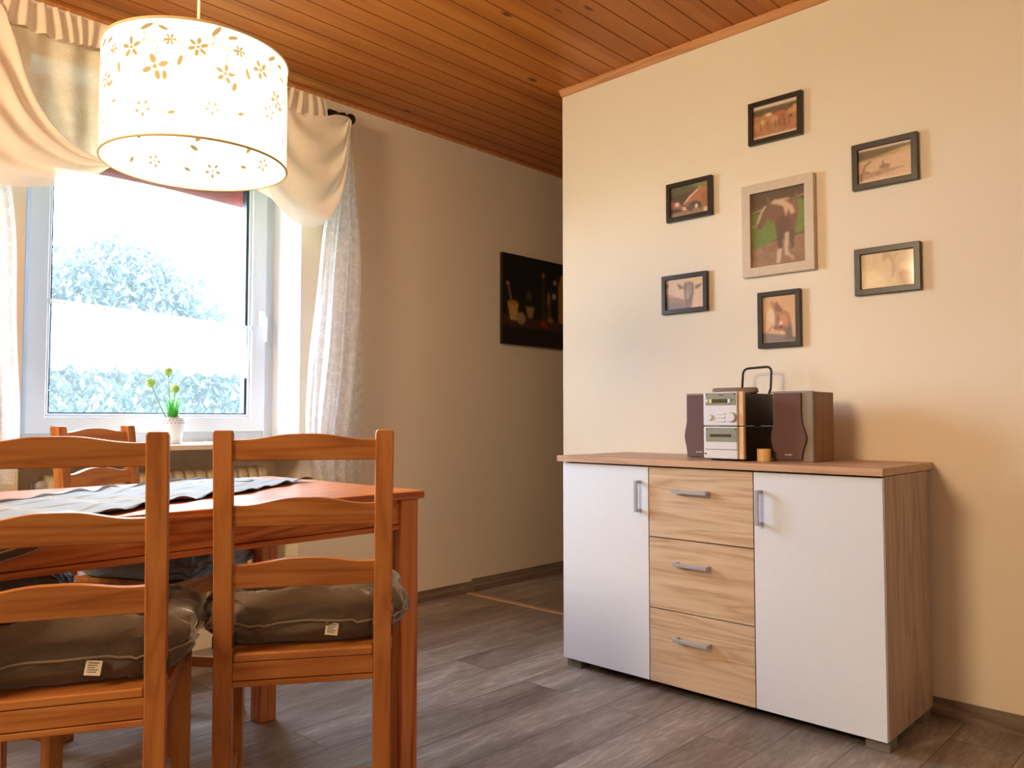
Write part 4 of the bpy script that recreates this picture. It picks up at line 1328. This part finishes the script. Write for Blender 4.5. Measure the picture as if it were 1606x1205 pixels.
def make_cushion(label, loc, rz, group, seed, with_tag=True, z0=.4715, puff=1.0, deep=0.0):
    rg = random.Random(seed)
    r = thing('seat_cushion', label, 'cushion', (loc[0], loc[1], z0), rz, group)
    a, b = .208, .198 + deep / 2; cy = .212 + deep / 2
    tufts = [(-.085, .13), (.085, .13), (-.085, .30), (.085, .30), (0, .215)]
    ph = [rg.uniform(0, 6.28) for _ in range(8)]
    T = .046 * puff
    def shape(th, ph_):
        # superellipsoid with rounded square plan
        c, s_ = math.cos(th), math.sin(th)
        e = .52
        px = math.copysign(abs(c) ** e, c); py = math.copysign(abs(s_) ** e, s_)
        rho = math.cos(ph_) ** .42
        zz = math.copysign(abs(math.sin(ph_)) ** .75, ph_)
        return px * rho, py * rho, zz
    nu, nv = 96, 40
    def fn(u, v):
        th = u * 2 * math.pi; f = (v - .5) * math.pi * .9999
        px, py, zz = shape(th, f)
        x = a * px; y = cy + b * py
        edge = max(abs(px), abs(py))
        t = T * (1.0 + .28 * math.exp(-((edge - .74) / .17) ** 2))
        if zz > 0:
            for tx, ty in tufts:
                t *= 1 - .52 * math.exp(-((x - tx) ** 2 + (y - ty) ** 2) / .0013)
                t *= 1 - .18 * math.exp(-((x - tx) ** 2 + (y - ty) ** 2) / .007)
            t *= 1 + .06 * math.sin(x * 45 + ph[0]) + .05 * math.sin(y * 38 + ph[1]) + .04 * math.sin((x + y) * 70 + ph[2])
        wr = 1 + .022 * math.sin(th * 9 + ph[3] + zz * 2) + .016 * math.sin(th * 17 + ph[4])
        x *= wr; y = cy + (y - cy) * (wr if y > cy else 1 + (wr - 1) * .5)
        z = T * 1.0 + t * zz + .004 * math.sin(th * 3 + ph[5]) * (1 if zz > 0 else .2)
        # stay in front of the back posts, bulge outward beside them
        lim = .020 - .034 * min(max((abs(x) - .170) / .03, 0), 1)
        if y < lim: y = lim + (y - lim) * .15
        crs = .0045 * math.sin(x * 95 + z * 60 + ph[6]) * math.sin(y * 80 + z * 110 + ph[7]) + .003 * math.sin(x * 210 + y * 160 + z * 190 + ph[0])
        if edge > .6: y += crs * (.8 if y < .06 else 1.0); x += crs * .8; z += crs * .5
        return (x, y, max(z, .0005))
    MB().grid(fn, nu, nv).build('pad', M['cushion_daylit' if deep else 'cushion'], r, smooth=True, recalc=True)
    pts = []
    for k in range(96):
        x, y, z = fn(k / 96, .5)
        dxy = Vector((x, y - cy)); dxy = dxy * (1 + .004 / dxy.length)
        pts.append((dxy.x, cy + dxy.y - .001, z + .003 * math.sin(k * .8 + ph[6]) - .004))
    MB().tube(pts, .0021, 6, closed=True).build('seam', M['seam'], r, smooth=True)
    for sx in (-.150, .150):
        hz = .026 + (.006 if sx > 0 else -.002)
        w0 = .0195; st = MB()
        y0_, y1_ = -.0175, .030
        prof = [(-w0, y1_), (-w0, y0_), (w0, y0_), (w0, y1_)]
        inn = [(-w0 + .0018, y1_), (-w0 + .0018, y0_ + .0018), (w0 - .0018, y0_ + .0018), (w0 - .0018, y1_)]
        outl = prof + inn[::-1]
        st.prism([(sx + p[0], p[1]) for p in outl], hz - .0115, hz + .0115, 'z')
        st.build('strap', M['strap'], r, bev=.0006)
    if with_tag:
        tx = .052 if seed % 2 else .0
        m = Matrix.Translation((tx, .014, T - .016)) @ Matrix.Rotation(R(8), 4, 'Y') @ Matrix.Rotation(R(-14), 4, 'X')
        MB().box(-.0125, .0125, -.0006, .0006, -.014, .010, mat=m).build('care_tag', M['tag'], r)
        for k in range(5):
            m2 = m @ Matrix.Translation((0, -.0009, .006 - k * .0036))
            MB().box(-.0085, .0085 - (k % 3) * .003, -.0002, .0002, -.0006, .0006, mat=m2).build('print_line', M['dark_letter'], r)
    return r


CHG = 'pine dining chairs around the table'
CUG = 'tufted seat cushions on the chairs'
chairs = [
    ((.860, 1.386), R(-34.3), 'pine ladder-back chair nearest the sideboard, back towards the viewer', 'grey tufted cushion strapped to the near chair beside the table corner', 3, 1.08),
    ((.439, 1.452), R(-27.4), 'pine ladder-back chair at the near left, cropped by the picture edge', 'grey tufted cushion on the near left chair, care tag at the back', 5, 1.10),
    ((.920, 2.610), R(212), 'pine ladder-back chair on the window side of the table, below the plant', 'grey tufted cushion, painted with blue window light, on the window side chair below the plant', 4, .95),
    ((.400, 2.470), R(194.5), 'pine chair on the window side, mostly out of the picture at the left', 'grey tufted cushion, painted with blue window light, at the far left, seen just under the table edge', 6, .95),
]
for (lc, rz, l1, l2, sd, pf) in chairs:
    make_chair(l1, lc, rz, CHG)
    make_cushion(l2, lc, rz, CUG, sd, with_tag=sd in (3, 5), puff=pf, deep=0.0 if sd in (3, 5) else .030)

# ------------------------------------------------------------------ plant on the sill
pp = thing('potted_plant', 'small artificial allium plant in a white lace-rim pot on the window sill', 'plant', (1.368, 3.20, .8216))
n = 48; rings = []
for z, rad in ((0, .034), (.002, .036), (.06, .0425), (.095, .0465)):
    rings.append([(rad * math.cos(2 * math.pi * i / n), rad * math.sin(2 * math.pi * i / n), z) for i in range(n)])
rings.append([(.0475 * math.cos(2 * math.pi * i / n), .0475 * math.sin(2 * math.pi * i / n), .103 + .005 * abs(math.sin(i / n * math.pi * 10))) for i in range(n)])
rings.append([(.0455 * math.cos(2 * math.pi * i / n), .0455 * math.sin(2 * math.pi * i / n), .103 + .005 * abs(math.sin(i / n * math.pi * 10))) for i in range(n)])
rings.append([(.043 * math.cos(2 * math.pi * i / n), .043 * math.sin(2 * math.pi * i / n), .085) for i in range(n)])
MB().loft(rings).build('pot', M['pot'], pp, smooth=True)
hl = MB()
for k in range(20):
    for row in range(2):
        a = 2 * math.pi * (k + .5 * row) / 20
        m = Matrix.Rotation(a, 4, 'Z') @ Matrix.Translation((.0468 + row * -.0008, 0, .094 - row * .010)) @ Matrix.Rotation(R(90), 4, 'Y')
        hl.lathe([(.0024, -.0006), (.0024, .0006)], n=8, mat=m)
hl.build('lace_hole', plain('pierced_rim_hole', srgb(120, 116, 110), .7), pp)
MB().lathe([(.001, .088), (.0425, .088), (.0425, .090), (.001, .092)], n=24).build('soil', M['soil'], pp)
gr = MB(); rg = random.Random(21)
for k in range(110):
    a = rg.uniform(0, 6.28); r0 = rg.uniform(0, .026); hgt = rg.uniform(.055, .125) * (1 if k > 14 else 1.3); sp_ = rg.uniform(.006, .034) * (1.5 if k < 14 else 1)
    wdt = rg.uniform(.0014, .0024)
    bx, by = r0 * math.cos(a), r0 * math.sin(a); da = a + rg.uniform(-.5, .5)
    px, py = -math.sin(da) * wdt, math.cos(da) * wdt
    vs = []; m_ = 6
    for i in range(m_ + 1):
        t = i / m_
        cx = bx + math.cos(da) * sp_ * t * t * 1.2; cy_ = by + math.sin(da) * sp_ * t * t * 1.2; cz = .088 + hgt * (t - .12 * t * t)
        k2 = (1 - t) ** .6 + .05
        vs += [(cx - px * k2, cy_ - py * k2, cz), (cx + px * k2, cy_ + py * k2, cz)]
    gr.add(vs, [(2 * i, 2 * i + 1, 2 * i + 3, 2 * i + 2) for i in range(m_)])
tag(gr.build('grass', M['grass'], pp, recalc=False), kind='stuff')
for (fx, fz, fr_) in ((-.087, .244, .021), (-.018, .290, .019), (.011, .222, .019)):
    base = Vector((fx * .15, .005, .088)); top = Vector((fx, 0.004, fz)); mid = (base + top) / 2 + Vector((fx * .12, 0, .01))
    MB().tube([base, base.lerp(mid, .6), mid, mid.lerp(top, .6), top], .0020, 6).build('stem', M['stem'], pp, smooth=True)
    fl = MB(); rg = random.Random(int(fz * 999))
    fl.ball(tuple(top), .006, 8)
    for k in range(120):
        zc = 1 - 2 * (k + .5) / 120; aa = k * 2.39996; rr = math.sqrt(1 - zc * zc)
        dr_ = Vector((rr * math.cos(aa), rr * math.sin(aa), zc))
        q = dr_.to_track_quat('Z', 'Y').to_matrix().to_4x4()
        L_ = fr_ * rg.uniform(.82, 1.0)
        m = Matrix.Translation(top) @ q
        fl.add([(-.0004, 0, 0), (.0004, 0, 0), (.0004, 0, L_), (-.0004, 0, L_)], [(0, 1, 2, 3)], 0, m)
        w_ = .0040
        fl.add([(-w_, 0, L_), (0, -w_, L_ + .0008), (w_, 0, L_), (0, w_, L_ + .0008)], [(0, 1, 2, 3)], 0, m)
    fl.build('blossom', M['petal'], pp, recalc=False)

# ------------------------------------------------------------------ pendant lamp
LX, LY, LZ0, LZ1, LR = .799, 1.768, 1.502, 1.748, .199
la = thing('pendant_lamp', 'large round white drum pendant lamp with flower pattern, lit above the table', 'lamp', (LX, LY, 0))
cv = Canvas(720, 110, (0, 0, 0)); cv.a[:] = 0
WHT = (255, 255, 255)
asp = (2 * math.pi * LR) / (LZ1 - LZ0)      # surface aspect: one unit u is asp times one unit v
class Fl:
    pass
def surf_ell(cx, cy, rx, ry, rot, op=1.0):
    """ellipse in metres on the unrolled shade; cx, cy in metres"""
    X = cv.X * 2 * math.pi * LR - cx; Y = cv.Y * (LZ1 - LZ0) - cy
    ca, sa_ = math.cos(rot), math.sin(rot)
    d = np.sqrt(((X * ca + Y * sa_) / rx) ** 2 + ((-X * sa_ + Y * ca) / ry) ** 2)
    cv.mixin((1.08 - d) / .16 * op, WHT)
def surf_line(pts, wd, op=.9):
    X = cv.X * 2 * math.pi * LR; Y = cv.Y * (LZ1 - LZ0); best = np.full_like(X, 9.0)
    for (x0, y0), (x1, y1) in zip(pts[:-1], pts[1:]):
        dx, dy = x1 - x0, y1 - y0
        t = np.clip(((X - x0) * dx + (Y - y0) * dy) / (dx * dx + dy * dy + 1e-9), 0, 1)
        best = np.minimum(best, np.hypot(X - x0 - t * dx, Y - y0 - t * dy))
    cv.mixin((wd * 1.4 - best) / (wd * .8) * op, WHT)
def flower(cx, cy, r, n, rot=0, op=1.0):
    for k in range(n):
        a = rot + 2 * math.pi * k / n
        surf_ell(cx + r * .62 * math.cos(a), cy + r * .62 * math.sin(a), r * .40, r * .23, a, op)
    surf_ell(cx, cy, r * .2, r * .2, 0, op)
rg = random.Random(5)
CIR = 2 * math.pi * LR
x = .02
while x < CIR:
    yb = .19 + rg.uniform(-.015, .02)
    flower(x, yb, rg.uniform(.019, .026), rg.choice([5, 5, 6]), rg.uniform(0, 1))
    flower(x + .055, yb - .045, rg.uniform(.018, .03), rg.choice([4, 5]), rg.uniform(0, 1), .8)
    flower(x + .085, yb + .012, .013, 6, 0)
    surf_line([(x, yb), (x + .03, yb + .012), (x + .06, yb + .006), (x + .09, yb + .012), (x + .125, yb - .004)], .0017)
    surf_line([(x + .03, yb + .012), (x + .034, yb + .045)], .0016); surf_line([(x + .06, yb), (x + .055, yb - .04)], .0016)
    surf_ell(x + .036, yb + .04, .016, .005, .5 + rg.uniform(-.4, .4)); surf_ell(x + .105, yb - .03, .013, .005, rg.uniform(1, 2.4)); surf_ell(x + .07, yb + .036, .012, .0045, rg.uniform(-.5, .5))
    flower(x + .03, .07 + rg.uniform(-.02, .03), rg.uniform(.016, .024), 5, rg.uniform(0, 1), .25)  # lower flowers painted fainter, the bulb's glow put into the pattern
    surf_ell(x + .09, .06 + rg.uniform(-.02, .03), .014, .006, rg.uniform(0, 3), .25)
    surf_ell(x + .075, .115 + rg.uniform(-.02, .01), .012, .006, rg.uniform(0, 3), .6)
    x += .139
vs = []
for j in range(cv.h):
    z = LZ0 + (LZ1 - LZ0) * j / (cv.h - 1)
    for i in range(cv.w):
        a = 2 * math.pi * i / cv.w
        vs.append((LR * math.cos(a), LR * math.sin(a), z))
fs = [(j * cv.w + i, j * cv.w + (i + 1) % cv.w, (j + 1) * cv.w + (i + 1) % cv.w, (j + 1) * cv.w + i) for j in range(cv.h - 1) for i in range(cv.w)]
sh = MB().add(vs, fs).build('lamp_shade', M['shade'], la, smooth=True, recalc=False)
at = sh.data.color_attributes.new('Col', 'FLOAT_COLOR', 'POINT')
cols = np.concatenate([cv.a.reshape(-1, 3), np.ones((cv.h * cv.w, 1))], 1).astype(np.float32)
at.data.foreach_set('color', cols.ravel())
rimm = plain('cream_shade_rim', srgb(214, 190, 140), .5)
for z in (LZ0, LZ1):
    MB().tube([((LR + .0005) * math.cos(2 * math.pi * k / 96), (LR + .0005) * math.sin(2 * math.pi * k / 96), z) for k in range(96)], .0028, 8, closed=True).build('shade_rim', rimm, la, smooth=True)
sp_ = MB()
for k in range(3):
    a = k * 2.094
    sp_.tube([(.018 * math.cos(a), .018 * math.sin(a), LZ1 - .03), (LR * math.cos(a), LR * math.sin(a), LZ1 - .004)], .0018, 6)
sp_.tube([(.018 * math.cos(k * .5236), .018 * math.sin(k * .5236), LZ1 - .03) for k in range(12)], .0018, 6, closed=True)
sp_.build('shade_spider', M['cord'], la, smooth=True)
MB().lathe([(.016, 0), (.02, .01), (.02, .05), (.012, .065)], (0, 0, LZ1 - .075), 20).build('lamp_socket', M['pot'], la, smooth=True)
MB().tube([(0, 0, LZ1 - .02), (0, 0, CH - .03)], .0033, 8).build('cord', M['cord'], la, smooth=True)
MB().lathe([(.05, 0), (.05, -.012), (.03, -.035), (.008, -.045)], (0, 0, CH), 24).build('ceiling_rose', M['pot'], la, smooth=True)
bz = LZ1 - .115
bl = MB().ball((0, 0, bz), .032, 16)
bl.build('bulb', M['bulb'], la, smooth=True)
